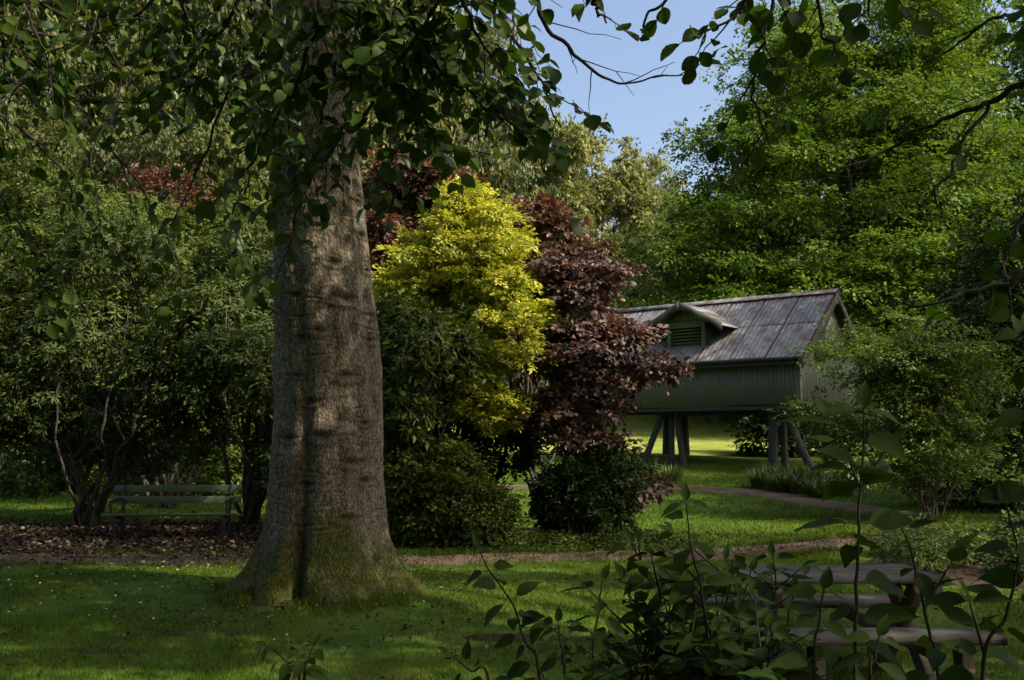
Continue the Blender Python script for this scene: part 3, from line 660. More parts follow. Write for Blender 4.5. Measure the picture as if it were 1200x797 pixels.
# ------------------------------------------------------------------ the hut on stilts
TH = R(38); HA = np.array([8.37, 29.0, 0.0]); HG = G(9, 30.5)
hut = thing('stilt_hut', 'dark green boarded hut with rusty metal roof standing on timber stilts', 'hut', (HA[0], HA[1], HG), -TH)
FZ = 2.71 - HG; ZC = 1.34; HW = 5.8; HR = 2.2; OE = .3; LEN = 7.4; OG = .28; DEP = HW - 2 * OE   # floor height, eave, roof depth, rise, overhang, length
SL = math.atan2(HR, HW / 2)
def hut_wall(name, along, a0, a1, z0, ztop, fixed, outd, mat=M_hutwall):
    vs_ = []; a = a0
    while a < a1 - .01:
        w = min(.125, a1 - a); o = rng.uniform(0, .007)
        zt = ztop((a + w / 2)); g = .006
        lo, hi = sorted((fixed, fixed + outd * (.03 + o)))
        vs_.append(box_v(a, a + w - g, lo, hi, z0 + rng.uniform(-.012, .004), zt) if along == 'x' else box_v(lo, hi, a, a + w - g, z0 + rng.uniform(-.012, .004), zt))
        a += w
    return boxes(name, vs_, mat, hut)
hut_wall('front_wall', 'x', -LEN, 0, FZ, lambda a: FZ + ZC + .18, 0, -1)
hut_wall('back_wall', 'x', -LEN, 0, FZ, lambda a: FZ + ZC + .18, DEP, 1)
gtop = lambda a: FZ + ZC - .1 + (HR / (HW / 2)) * (min(a, DEP - a) + OE)
hut_wall('gable_wall', 'y', 0, DEP, FZ, gtop, 0, 1); hut_wall('gable_wall', 'y', 0, DEP, FZ, gtop, -LEN, -1)
boxes('corner_board', [box_v(-.10, .034, -.058, -.04, FZ - .02, FZ + ZC + .1), box_v(.040, .058, -.058, .10, FZ - .02, FZ + ZC + .1)], M_hutwall, hut, .004)
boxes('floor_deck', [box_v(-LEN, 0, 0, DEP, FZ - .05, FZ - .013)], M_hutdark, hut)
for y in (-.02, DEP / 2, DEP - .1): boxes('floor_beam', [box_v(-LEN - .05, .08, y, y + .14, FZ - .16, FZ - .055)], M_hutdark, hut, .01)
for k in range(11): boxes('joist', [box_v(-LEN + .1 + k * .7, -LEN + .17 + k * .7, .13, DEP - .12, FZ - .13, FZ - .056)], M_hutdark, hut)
# roof of corrugated sheets, each one its own
def corr_sheet(w, length, rib=.152, amp=.013):
    n = int(round(w / rib)) * 6; rib = w / int(round(w / rib)); x = np.linspace(0, w, n + 1); z = amp * np.clip(1.6 * np.cos(2 * math.pi * x / rib), -1, 1) * .5
    ys = np.linspace(0, length, 9); V = np.array([(xx, yy, zz + .006 * math.sin(yy * 3.1)) for yy in ys for xx, zz in zip(x, z)])
    i = np.arange(len(ys) * (n + 1)).reshape(len(ys), n + 1)
    return make_mesh('roof_sheet', V, np.stack([i[:-1, :-1], i[:-1, 1:], i[1:, 1:], i[1:, :-1]], -1).reshape(-1, 4))
RL = LEN + 2 * OG; NS = 7; SWD = RL / NS; SLEN = HW / 2 / math.cos(SL)
low_me = corr_sheet(SWD - .045, SLEN * .56); up_me = corr_sheet(SWD - .045, SLEN * .5)
for me in (low_me, up_me): me.materials.append(M_roof)
for side in (0, 1):
    for k in range(NS):
        for me, t0, lift in ((low_me, 0, 0), (up_me, SLEN * .5, .018)):
            x = OG - (k + 1) * SWD; d = t0 - (.05 if t0 == 0 else 0) + rng.uniform(-.03, .02)
            yy = -OE + d * math.cos(SL); zz = FZ + ZC + d * math.sin(SL) + .05 + lift + .012 * (k % 2) + rng.uniform(0, .006)
            o = obj('roof_sheet', me, None, hut)
            if side == 0: o.location = (x, yy, zz); o.rotation_euler = (SL, R(rng.uniform(-.25, .25)), R(rng.uniform(-.35, .35)))
            else: o.location = (x + SWD, DEP - yy, zz); o.rotation_euler = (SL, 0, math.pi)
for side in (0, 1):
    sg = 1 if side == 0 else -1; y0 = -OE if side == 0 else DEP + OE
    boxes('roof_deck', [np.array([(x, y0 + sg * a, FZ + ZC + a * math.tan(SL) + b) for x in (OG - RL + .02, OG - .02) for a in (0, HW / 2 - .01) for b in (-.03, .018)])], M_deck, hut)
rz_ = FZ + ZC + HR + .09
boxes('ridge_cap', [np.array([(x, y, z) for x in (OG - RL - .02, OG + .03) for y, z in p]) for p in (((-.2 + DEP / 2, rz_ - .10), (-.2 + DEP / 2, rz_ - .085), (DEP / 2, rz_ + .04), (DEP / 2, rz_ + .055)), ((DEP / 2, rz_ + .038), (DEP / 2, rz_ + .053), (DEP / 2 + .2, rz_ - .10), (DEP / 2 + .2, rz_ - .085)))], M_roof, hut)
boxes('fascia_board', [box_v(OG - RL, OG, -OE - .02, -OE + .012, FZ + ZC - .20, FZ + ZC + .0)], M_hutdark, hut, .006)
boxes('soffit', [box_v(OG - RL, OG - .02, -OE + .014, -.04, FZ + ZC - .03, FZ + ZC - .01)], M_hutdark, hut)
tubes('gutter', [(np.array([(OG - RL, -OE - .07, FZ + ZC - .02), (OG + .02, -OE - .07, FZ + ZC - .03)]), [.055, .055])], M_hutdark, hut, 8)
def barge(side, xx):
    """bowed barge board following one roof slope"""
    t = np.linspace(-.05, 1, 15); y = -OE + t * HW / 2; z = FZ + ZC + t * HR + .03
    dp = .20 + .20 * np.sin(math.pi * np.clip(t, 0, 1)) ** 2 * .6 + .1 * (t > .93)
    if side: y = DEP - y
    V = []
    for xo in (0, .035):
        for yy, zz, dd in zip(y, z, dp): V += [(xx + xo, yy, zz), (xx + xo, yy, zz - dd - .06)]
    V = np.array(V); n = len(t) * 2; Fc = []
    for i in range(len(t) - 1):
        a = i * 2; Fc += [[a, a + 1, a + 3, a + 2], [n + a, n + a + 2, n + a + 3, n + a + 1], [a, a + 2, n + a + 2, n + a], [a + 1, n + a + 1, n + a + 3, a + 3]]
    Fc += [[0, n, n + 1, 1], [n - 2, n - 1, 2 * n - 1, 2 * n - 2]]
    obj('barge_board', make_mesh('barge_board', V, np.array(Fc)), M_barge, hut)
for s in (0, 1): barge(s, OG - .01); barge(s, OG - RL - .03)
# gable vent with bars
gv = boxes('gable_vent', [box_v(.045, .06, 1.15, 2.0, FZ + 1.35, FZ + 2.15)], M_hutdark, hut)
for k in range(6): boxes('vent_bar', [box_v(.062, .085, 1.2 + k * .145, 1.245 + k * .145, FZ + 1.38, FZ + 2.12)], M_hutwall, gv)
# dormer
DX = -3.85; DY = .40; dz0 = FZ + 1.86; dw = .68; dz1 = FZ + 2.62; apex = FZ + 3.30; dov = 1.42
dm = boxes('dormer', [box_v(DX - dw - .07, DX - dw + .02, DY, DY + 1.1, dz0 - .05, dz1 + .02), box_v(DX + dw - .02, DX + dw + .07, DY, DY + 1.1, dz0 - .05, dz1 + .02),
                 box_v(DX - dw, DX + dw, DY + .10, DY + .14, dz0 - .05, dz1)], M_hutdark, hut)
boxes('louvre_frame', [box_v(DX - dw, DX - dw + .13, DY - .05, DY + .05, dz0, dz1 - .1), box_v(DX + dw - .13, DX + dw, DY - .05, DY + .05, dz0, dz1 - .1),
                       box_v(DX - dw, DX + dw, DY - .06, DY + .05, dz0 - .10, dz0 - .002), box_v(DX - dw, DX + dw, DY - .055, DY + .05, dz1 - .098, dz1 + .10)], M_louvre, dm, .006)
for k in range(6):
    z = dz0 + .05 + k * .105; boxes('louvre_slat', [beam_v((DX - dw + .132, DY - .005, z), (DX + dw - .132, DY - .005, z), .10, .02, (0, .55, .85))], M_louvre, dm)
sl2 = (apex - dz1 + .12) / dov
gb = []
for i in range(10):
    xa = DX - dw + i * 2 * dw / 10; xm = xa + dw / 10; h_ = apex - .1 - sl2 * abs(xm - DX)
    if h_ > dz1 + .12: gb.append(box_v(xa, xa + 2 * dw / 10 - .008, DY - .03, DY, dz1 + .101, h_))
boxes('gable_board', gb, M_louvre, dm)
def dormer_roof():
    yb = lambda z: -OE + (z - (FZ + ZC)) / math.tan(SL)       # where the main roof is at that height
    for s in (-1, 1):
        for k in range(3):
            x0, x1 = dov * k / 3, dov * (k + 1) / 3 + .03; z0, z1 = apex - sl2 * x0 + .004 * k, apex - sl2 * x1 + .004 * k
            V = []
            for xx, zz in ((x0, z0), (x1, z1)):
                for t in (0, -.03): V += [(DX + s * xx, DY - .42, zz + t), (DX + s * xx, max(yb(zz) + .12, DY - .3), zz + t)]
            V = np.array(V); Fc = np.array([[0, 1, 5, 4], [2, 6, 7, 3], [0, 4, 6, 2], [1, 3, 7, 5], [0, 2, 3, 1], [4, 5, 7, 6]])
            obj('roof_sheet', make_mesh('dormer_sheet', V, Fc), M_roof, dm)
        t = np.linspace(0, 1, 13); dep = .17 + .05 * np.cos(t * 4 * math.pi)
        V = []
        for yo in (0, .035):
            for tt, dd in zip(t, dep): V += [(DX + s * tt * (dov + .05), DY - .47 + yo, apex + .03 - sl2 * tt * dov), (DX + s * tt * (dov + .05), DY - .47 + yo, apex + .03 - sl2 * tt * dov - dd - .05)]
        n = 26; Fc = []
        for i in range(12):
            a = 2 * i; Fc += [[a, a + 1, a + 3, a + 2], [n + a, n + a + 2, n + a + 3, n + a + 1], [a, a + 2, n + a + 2, n + a], [a + 1, n + a + 1, n + a + 3, a + 3]]
        Fc += [[0, n, n + 1, 1], [24, 25, 51, 50]]
        obj('barge_board', make_mesh('dormer_barge', np.array(V), np.array(Fc)), M_barge, dm)
dormer_roof()
# stilts: each a round post, splayed at the corners
rot = lambda x, y: (HA[0] + x * math.cos(TH) + y * math.sin(TH), HA[1] - x * math.sin(TH) + y * math.cos(TH))
def stilt(x0, y0, x1, y1, r=.15):
    w = rot(x1, y1); zb = G(*w) - HG - .2
    tubes('stilt', [(np.array([(x1, y1, zb), ((x0 + x1) / 2, (y0 + y1) / 2, (zb + FZ - .16) / 2), (x0, y0, FZ - .158)]), [r * 1.08, r, r * .93])], M_post, hut, 12)
stilt(-1.0, .4, -1.05, .4, .14); stilt(-.95, 1.0, -1.0, 1.2, .11); stilt(-.7, .5, .3, .35, .115)
stilt(-4.75, .4, -5.45, .15, .105); stilt(-4.5, .5, -4.5, .5, .095); stilt(-4.3, .5, -3.95, .3, .105)
stilt(-1.0, DEP - .5, -1.0, DEP - .4, .15); stilt(-6.3, DEP - .5, -6.3, DEP - .4, .15); stilt(-7.0, .4, -7.2, .3, .15); stilt(-7.0, DEP - .5, -7.1, DEP - .4, .15)
# ------------------------------------------------------------------ the green bench
bp = gpt(205, 634); bench = thing('park_bench', 'dark green slatted park bench under the rhododendrons beside the path', 'bench', (bp[0] - .12, bp[1], bp[2]), R(3))
BW = 1.06
for k in range(4): boxes('seat_slat', [box_v(-BW, BW, .0 + k * .115, .098 + k * .115, .39 - .012 * k, .425 - .012 * k)], M_bench, bench, .006)
for k, (yy, zz) in enumerate(((.47, .56), (.52, .74))):
    boxes('back_slat', [box_v(-BW + .02, BW - .02, yy, yy + .03, zz, zz + .115)], M_bench, bench, .006)
for x in (-.86, .86):
    fr = boxes('bench_frame', [beam_v((x, .05, -.03), (x, .05, .378), .05, .05, (1, 0, 0)), beam_v((x, .42, -.03), (x, .44, .36), .05, .05, (1, 0, 0)), beam_v((x, .44, .34), (x, .535, .86), .045, .045, (1, 0, 0)), beam_v((x, .07, .355), (x, .46, .325), .05, .04)], M_iron, bench, .004)
    boxes('armrest', [beam_v((x * 1.06, -.02, .62), (x * 1.06, .47, .64), .05, .035), beam_v((x * 1.06, .02, .38), (x * 1.06, .0, .61), .03, .03, (1, 0, 0))], M_iron, bench, .004)
# ------------------------------------------------------------------ the picnic table
def slab(name, x0, x1, y0, y1, z0, z1, mat, parent, seed, wav=.016):
    """thick plank with an uneven sawn edge"""
    n = 22; xs = np.linspace(x0, x1, n); V = []
    for i, x in enumerate(xs):
        a = y0 + wav * (vnoise(np.array([x * 5, seed, 0.]), 1, 1) - .5) * 2; b = y1 + wav * (vnoise(np.array([x * 5, seed, 9.]), 1, 2) - .5) * 2
        zz = .012 * (vnoise(np.array([x * 3, seed, 4.]), 1, 3) - .5)
        V += [(x, a, z0), (x, a - .004, z1 - .01 + zz), (x, a + .014, z1 + zz), (x, b - .014, z1 + zz), (x, b + .004, z1 - .01 + zz), (x, b, z0)]
    i = np.arange(n * 6).reshape(n, 6); j = np.roll(i, -1, 1)
    Fc = np.stack([i[:-1], j[:-1], j[1:], i[1:]], -1).reshape(-1, 4)
    return obj(name, make_mesh(name, np.array(V), [Fc, i[:1], i[-1:, ::-1]]), mat, parent)
tr_ = pix(1115, 676, 6.55)
table = thing('picnic_table', 'weathered wooden picnic table with thick plank seats behind the leafy saplings', 'table', (tr_[0] - .72, 6.9, G(2.2, 6.9)), R(1.5))
tz = tr_[2] - G(2.2, 6.9)
for k in range(4): slab('tabletop_plank', -.58, .72 - rng.uniform(0, .012), -.35 + k * .178, -.35 + k * .178 + .168, tz - .045, tz - rng.uniform(0, .006), M_table, table, k)
for s, y in ((0, -.73), (1, .62)): slab('seat_plank', -.66, .86, y, y + .27, .395, .458, M_table, table, 9 + s, .022)
for x in (-.38, .54):
    boxes('leg', [beam_v((x - .035, -.33, tz - .06), (x - .035, .42, -.05), .12, .068, (1, 0, 0))], M_tleg, table, .008)
    boxes('leg', [beam_v((x + .035, .33, tz - .06), (x + .035, -.42, -.05), .12, .068, (1, 0, 0))], M_tleg, table, .008)
    boxes('top_cleat', [box_v(x + .072, x + .13, -.33, .33, tz - .13, tz - .054)], M_tleg, table, .006)
    boxes('seat_beam', [box_v(x - .13, x - .072, -.70, .86, .30, .393)], M_tleg, table, .006)
    for y0, y1 in ((-.58, -.66), (.74, .82)): boxes('seat_leg', [beam_v((x + .12, y0, .393), (x + .10, y1, -.05), .13, .075, (1, 0, 0))], M_tleg, table, .008)
# ------------------------------------------------------------------ shrubs
def shrub(name, label, base, lobes, kind, n, per, leaf, mat, nstem=9, r0=.035, group=None, spread=.4, wid=.5, inner=.5, rough=.35, seed=1, stem_mat=None, cat='shrub', droop=.15, up=.8, njit=.35, tlo=0, thi=1, shape=4, gap=.27):
    base = np.array(base, float); t = thing(name, label, cat, base, 0, group)
    C, O = lobe_points(lobes, n, inner, seed, rough, gap=gap)
    pick = rng.choice(len(C), nstem, replace=False)
    for i in pick:
        e = C[i]; s = base + np.array([rng.normal(0, .10), rng.normal(0, .10), -.06]); v = e - s
        m1 = s + v * (.3, .3, .36) + rng.normal(0, .05, 3) * np.linalg.norm(v); m2 = s + v * .68 + rng.normal(0, .05, 3) * np.linalg.norm(v)
        c = curve([s, m1, m2, e], 8, jit=.02 * np.linalg.norm(v)); k = r0 * rng.uniform(.55, 1.15)
        ps = [(c - base, np.linspace(k, k * .25, len(c)))]
        for _ in range(3):
            j = rng.integers(len(c) // 3, len(c) - 2); e2 = C[rng.integers(len(C))]; v2 = e2 - c[j]; L2 = np.linalg.norm(v2)
            if L2 > 2.2: e2 = c[j] + v2 / L2 * 1.6
            c2 = curve([c[j], (c[j] + e2) / 2 + rng.normal(0, .08, 3), e2], 6, .02); ps.append((c2 - base, np.linspace(k * .5, k * .15, len(c2))))
        tubes('stem', ps, stem_mat or M_bark, t, 5)
    a = whorl_leaves(C, O, per, leaf) if kind == 'whorl' else spray_leaves(C, O, per, leaf, spread, droop=droop, up=up, njit=njit)
    leaf_cloud('foliage', a[0] - base, a[1], a[2], a[3], a[3] * wid, tints(a[4], lo=tlo, hi=thi), mat, t, shape)
    if kind == 'whorl':                                       # odd leaves of other ages between the rosettes
        k = rng.random(len(C)) < .55; a = spray_leaves(C[k] + rng.normal(0, .12, (k.sum(), 3)), O[k], 6, leaf * .75, .3, njit=.6); leaf_cloud('new_growth', a[0] - base, a[1], a[2], a[3], a[3] * .4, tints(a[4], lo=.3), M_rhodo2, t)
    return t
def L(px, py, Y, rx, ry, rz):
    q = pix(px, py, Y); return (q[0], q[1], q[2], rx, ry, rz)
def gb_(px, Y):
    x = (px - 600) / F * Y * 1.0; return (x, Y, G(x, Y))
RG = 'leggy rhododendrons behind the bench'
shrub('rhododendron', 'tall leggy rhododendron whose forked stems stand at the left end of the bench', gb_(108, 18.2),
      [L(90, 400, 18.2, 1.5, 1.2, 1.2), L(130, 310, 18.6, 1.5, 1.2, 1.1), L(190, 440, 17.8, 1.1, 1.0, .8), L(40, 470, 18.0, .9, .9, .7), L(120, 500, 18.3, .9, .8, .6), L(220, 510, 18.2, .8, .7, .5), L(60, 530, 18.6, .6, .6, .4), L(160, 540, 19.2, .7, .6, .4)], 'whorl', 3300, 9, .135, M_rhodo, 15, .05, RG, wid=.26, seed=11)
shrub('rhododendron', 'arching rhododendron with bent bare limbs beside the leaf litter', gb_(-70, 18.0),
      [L(-30, 400, 18.2, 1.6, 1.2, 1.4), L(20, 320, 18.8, 1.5, 1.2, 1.1), L(60, 250, 19.5, 1.4, 1.2, .9), L(-10, 490, 18.2, .9, .8, .6)], 'whorl', 3000, 9, .13, M_rhodo2, 13, .055, RG, wid=.32, seed=12, tlo=.15)
shrub('rhododendron', 'dark rhododendron with thick leaning stems between the bench and the beech', gb_(298, 18.6),
      [L(270, 390, 17.6, 1.3, 1.1, 1.1), L(300, 320, 18.4, 1.2, 1.0, 1.0), L(230, 460, 17.8, .9, .9, .6), L(330, 450, 17.6, .9, .9, .7), L(255, 420, 15.6, .6, .6, .5), L(300, 430, 15.4, .55, .6, .55), L(320, 540, 18, .5, .6, .5)], 'whorl', 3200, 9, .145, M_rhodo, 16, .065, RG, wid=.26, seed=13)
shrub('rhododendron', 'pale tipped rhododendron rising behind the other bench shrubs', gb_(200, 21.5),
      [L(200, 330, 21.5, 2.0, 1.3, 1.6), L(90, 330, 22, 1.8, 1.3, 1.6), L(290, 300, 21.8, 1.3, 1.2, 1.5), L(150, 270, 22, 1.5, 1.2, 1.0)], 'whorl', 3600, 8, .14, M_rhodo2, 12, .05, RG, wid=.32, seed=14, tlo=.3)
shrub('rhododendron', 'drooping narrow leaved rhododendron between the beech and the golden shrub', gb_(500, 16.4),
      [L(488, 410, 15.4, .62, .7, .65), L(535, 415, 15.6, .38, .5, .5), L(470, 470, 15.6, .55, .6, .6), L(466, 370, 15.8, .4, .5, .4)], 'whorl', 1050, 9, .20, M_rhodo, 8, .04, None, wid=.22, seed=15)
shrub('golden_maple', 'bright golden yellow leaved maple beside the beech trunk', gb_(545, 17.4),
      tiers([L(540, 300, 16.9, .85, .8, .9), L(565, 350, 16.9, .80, .8, .75), L(548, 252, 17.0, .5, .5, .5), L(540, 238, 17.0, .32, .35, .3), L(575, 310, 16.5, .5, .5, .5), L(600, 420, 16.1, .35, .4, .5), L(590, 285, 17.1, .5, .6, .35), L(500, 320, 17.0, .6, .7, .6), L(592, 390, 16.3, .50, .5, .75), L(520, 400, 17, .9, .7, .6), L(578, 460, 16.2, .55, .5, .6), L(608, 350, 16.4, .28, .3, .3), L(470, 350, 17.0, .45, .5, .45)], 135, 0.36, 0.38, .3, 12),
      'spray', 2700, 26, .078, M_yellow, 9, .05, None, .26, .55, inner=.1, rough=.4, gap=.1, seed=16, cat='maple', droop=.1, up=.85)
shrub('laurel_shrub', 'dark laurel filling the shade beneath the golden maple', gb_(540, 17.6),
      [L(520, 480, 17.2, 1.15, .8, .8), L(590, 520, 17.6, .7, .6, .55), L(480, 540, 16.6, .7, .6, .6)], 'spray', 900, 18, .11, M_dark, 6, .035, None, .4, .5, seed=17)
shrub('copper_shrub', 'reddish copper leaved tree top showing between beech trunk and golden maple', gb_(480, 19.6),
      tiers([L(480, 250, 19.6, .95, .9, .85), L(460, 310, 19.4, .8, .8, .9), L(530, 225, 19.8, .75, .7, .4), L(470, 215, 20, .6, .6, .35)], 40, 0.4, 0.35, .3, 12), 'spray', 760, 18, .13, M_copper, 7, .05, None, .45, .7, seed=18, cat='tree')
shrub('copper_shrub', 'small copper branches spreading above the golden maple', gb_(630, 19.4),
      [L(625, 252, 19.2, .65, .6, .22), L(650, 270, 19.4, .5, .6, .2), L(610, 285, 19.3, .5, .5, .25), L(665, 318, 19.0, .5, .5, .25)], 'spray', 250, 16, .125, M_copper, 6, .04, None, .36, .7, seed=19, cat='tree')
shrub('purple_hazel', 'broad purple leaved shrub hiding the far end of the hut', gb_(690, 17.0),
      tiers([L(670, 405, 16.6, 1.05, 1.0, 1.1), L(650, 330, 17.4, .7, .7, .6), L(712, 415, 16.3, .7, .8, .42), L(770, 440, 16.1, .5, .6, .2), L(690, 330, 16.8, .5, .5, .25), L(615, 305, 17.8, .4, .4, .3), L(690, 300, 17.0, .35, .4, .2), L(672, 490, 16.3, .85, .8, .75), L(655, 455, 16.6, .6, .6, .9), L(695, 350, 16.7, .5, .7, .30), L(738, 560, 16.0, .22, .4, .4), L(750, 335, 16.4, .16, .2, .24)], 80, 0.42, 0.3, .3, 12),
      'spray', 1500, 17, .10, M_purple, 14, .035, None, .3, .72, inner=.1, gap=.1, rough=.4, seed=20, shape=6, droop=.2, up=.85, njit=.4)
shrub('azalea', 'rounded glossy green bush at the path edge beside the beech roots', gb_(500, 15.5),
      [L(500, 590, 15.4, .75, .6, .62), L(560, 600, 15.3, .62, .55, .5), L(470, 560, 15.7, .5, .5, .5), L(520, 545, 15.9, .55, .5, .45)], 'spray', 1250, 17, .085, M_rhodo2, 7, .02, None, .28, .55, seed=21, tlo=.1)
shrub('camellia', 'dark round evergreen bush beneath the purple shrub', gb_(695, 15.9),
      [L(690, 590, 15.8, .78, .65, .62), L(720, 560, 16.0, .6, .6, .5), L(660, 585, 15.9, .45, .5, .55)], 'spray', 900, 18, .085, M_dark, 7, .02, None, .28, .58, seed=22)
shrub('feathery_shrub', 'airy light green shrub with pale twiggy stems beside the hut', gb_(1085, 19.6),
      tiers([L(1040, 480, 19.4, 1.3, 1.2, 1.25), L(1000, 430, 19.8, .75, .8, .7), L(1100, 440, 19.2, 1.2, 1.2, 1.1), L(1120, 540, 18.6, 1.2, 1.0, .8), L(1005, 530, 19, .6, .7, .6)], 90, 0.6, 0.4, .3, 14), 'spray', 1900, 22, .085, M_fresh, 16, .025, None, .4, .48, inner=.1, rough=.4, gap=.1, seed=23, stem_mat=M_palestem, droop=.05, up=.85)
shrub('holly', 'tall dark evergreen holly behind the airy green shrub', gb_(1200, 22),
      [L(1180, 430, 21.5, 1.9, 1.6, 2.2), L(1215, 330, 22, 1.8, 1.6, 1.8), L(1130, 540, 21.5, 1.4, 1.2, 1.2), L(1225, 540, 21, 1.6, 1.2, 1.6)], 'spray', 1700, 18, .14, M_dark, 8, .05, None, .5, .5, seed=24, droop=.35)
shrub('yew', 'dark spreading yew behind the right hand stilts of the hut', gb_(930, 36),
      [L(905, 510, 37, 1.2, 1.2, 1.5), L(960, 500, 37, 2.2, 1.4, 2.0), L(900, 470, 38, 1.0, 1.0, .8)], 'spray', 1000, 18, .2, M_dark, 6, .06, None, .7, .4, seed=25, droop=.3)
# lit shrubs behind the bench gap
for k, (px, Yv, py, w, mat) in enumerate(((30, 24.5, 555, 1.3, M_fresh), (130, 25.5, 550, 1.5, M_rhodo2), (225, 24, 556, 1.1, M_fresh), (300, 25, 548, 1.3, M_rhodo2), (-40, 26, 545, 1.6, M_rhodo2))):
    shrub('garden_shrub', ('sunlit light green bush seen through the gaps behind the bench', 'mid green bush seen through the rhododendron stems')[mat is M_rhodo2], gb_(px, Yv),
          [L(px, py, Yv, w, 1.2, 1.1), L(px + 25, py - 25, Yv + .4, w * .7, 1, .9)], 'spray', 420, 20, .14, mat, 5, .03, ('sunlit bushes behind the bench', 'mid green bushes behind the bench')[mat is M_rhodo2], .5, .5, seed=30 + k)
# strap leaved clumps by the stilts
def strap_clump(label, px, py, n, h, seed, group):
    b = gpt(px, py); t = thing('strappy_plant', label, 'plant', b, 0, group)
    N = n; ang = rng.random(N) * 6.28; rr = .28 * np.sqrt(rng.random(N)); root = np.stack([rr * np.cos(ang), rr * np.sin(ang), 0 * ang], -1)
    az = ang + rng.normal(0, .6, N); out = np.stack([np.cos(az), np.sin(az), 0 * az], -1); H = h * (.6 + .6 * rng.random(N)); lean = rng.uniform(.25, .9, N)
    V = np.empty((N, 8, 3)); wv = np.cross(out, (0, 0, 1.))
    for i, s in enumerate((0, .4, .75, 1.0)):
        c = root + out * (lean * H * s ** 1.7)[:, None]; c[:, 2] += H * (s - .42 * lean * s ** 2.6) 
        w = (.016, .018, .012, .002)[i]; V[:, 2 * i] = c - wv * w; V[:, 2 * i + 1] = c + wv * w
    Fc = (np.arange(N)[:, None, None] * 8 + np.array([[0, 1, 3, 2], [2, 3, 5, 4], [4, 5, 7, 6]])[None]).reshape(-1, 4)
    o = obj('foliage', make_mesh('foliage', V.reshape(-1, 3), Fc, {'tint': np.repeat(rng.random(N), 8)}), M_strap, t); o['kind'] = 'stuff'
for k, (px, py) in enumerate(((742, 566), (764, 562), (785, 566), (725, 570))): strap_clump('arching strap leaved clump at the foot of the left stilts', px, py, 150, .55, k, 'strappy clumps by the left stilts')
for k, (px, py) in enumerate(((893, 572), (915, 576), (938, 578), (962, 583), (905, 566), (930, 568), (985, 580), (955, 570))): strap_clump('arching grassy clump beside the path below the right stilts', px, py, 190, .55, k, 'grassy clumps by the right stilts')
# border plants on the right, ground cover in the middle
def border_plant(label, x, y, h, w, mat, group, n=60, per=14, leaf=.07):
    b = (x, y, G(x, y)); shrub('border_plant', label, b, [(x, y, b[2] + h * .5, w, w * .9, h * .5)], 'spray', n, per, leaf, mat, 3, .008, group, .22, .5, inner=.2, seed=int(x * 31 + y * 7) % 97, stem_mat=M_palestem, cat='plant')
for k in range(26):
    x = rng.uniform(4.4, 9.3); y = rng.uniform(11.0, 14.5)
    if ((x - 7.3) / 3.2) ** 2 + ((y - 12.6) / 2.0) ** 2 > 1: continue
    border_plant(('low leafy perennial in the border behind the picnic table', 'dark low bush in the border behind the picnic table')[k % 3 == 0], x, y, rng.uniform(.35, .75), rng.uniform(.35, .6), (M_dark if k % 3 == 0 else M_fresh), ('leafy perennials in the border', 'dark low bushes in the border')[k % 3 == 0], 90)
P = np.c_[rng.normal(.9, .95, 9000), rng.normal(15.15, .28, 9000)]; P = P[~near_path(P[:, 0], P[:, 1], .05)]; N = len(P)
gz = hz(P[:, 0], P[:, 1]); hh = .02 + .22 * rng.random(N) * np.exp(-((P[:, 1] - 15.3) / .5) ** 2)
tag(leaf_cloud('ground_cover', np.c_[P, gz + hh], rsphere(N) * (1, 1, .4), np.array([0, -.2, 1.]) + rng.normal(0, .4, (N, 3)), .06, .035, rng.random(N), M_rhodo2), 'low leafy ground cover along the path below the purple shrub', 'ground cover', kind='stuff')
# ------------------------------------------------------------------ trees
HK = 1.3; hk = lambda p: tuple(v * HK for v in p[:2]) + (1.6 + (p[2] - 1.6) * HK,) + tuple(v * HK for v in p[3:])
b = gb_(1010, 42 * HK)
tree('hornbeam', 'large dense green tree with layered boughs rising behind the hut', b, hk((14.8, 43.5, 20.5)),
     tiers([hk(q) for q in ((13.9, 42, 5.8, 10.6, 8, 3.2), (14.0, 42, 8.8, 9.4, 7.5, 3.6), (14.6, 42, 12.6, 7.2, 6.5, 3.8), (14.8, 42, 16.2, 5.4, 5, 3.5), (15, 42, 19.4, 3.4, 3.2, 2.6), (22, 41, 9, 5, 5, 5.5))], 520, 2.3, .26, .5, 51),
     11500, 32, .23, 1.25, M_horn, .5, 60, wid=.6, inner=.1, rough=.3, droop=.14, up=.92, seed=51, njit=.3, gap=.1)
VARIANTS = []
def tree_variant(seed):
    """crown and trunk meshes of one woodland tree 14 m tall and 12 m wide, shared by its copies"""
    r_ = random.Random(seed); lobes = []; H = 14.0; w = 6.0
    for k in range(11):
        t = r_.uniform(.16, .92); rr = w * (1 - .55 * max(0, t - .45) / .5) * .58; a = k * 2.4 + r_.random(); off = w * .55 * (1 - t * .65); rz = H * .15
        lobes.append((math.cos(a) * off, math.sin(a) * off, H * t - rz * .2, rr, rr, rz))
    lobes += [(0, 0, H * .84, w * .5, w * .5, H * .16), (0, 0, H * .5, w * .8, w * .8, H * .3)]
    C, O = lobe_points(tiers(lobes, 130, 1.35, .5, .6, seed), 1750, .15, seed, .3, gap=.1)
    tk = curve([(0, 0, -.6), (.1, .1, H * .3), (-.1, .1, H * .6), (0, 0, H * .86)], 6); pth = [(tk, .26 * np.linspace(1.15, .12, len(tk)))] + limbs_to((0, 0, 0), C, 22, .08, top=np.array([0, 0, H * .86]))
    to = tubes('trunk', pth, M_bark, None, 5); a = spray_leaves(C, O, 23, .32, 1.0, droop=.15, up=.75, njit=.5)
    co = leaf_cloud('crown', a[0], a[1], a[2], a[3], a[3] * .6, tints(a[4]), M_oak)
    VARIANTS.append((to.data, co.data)); bpy.data.objects.remove(to); bpy.data.objects.remove(co)
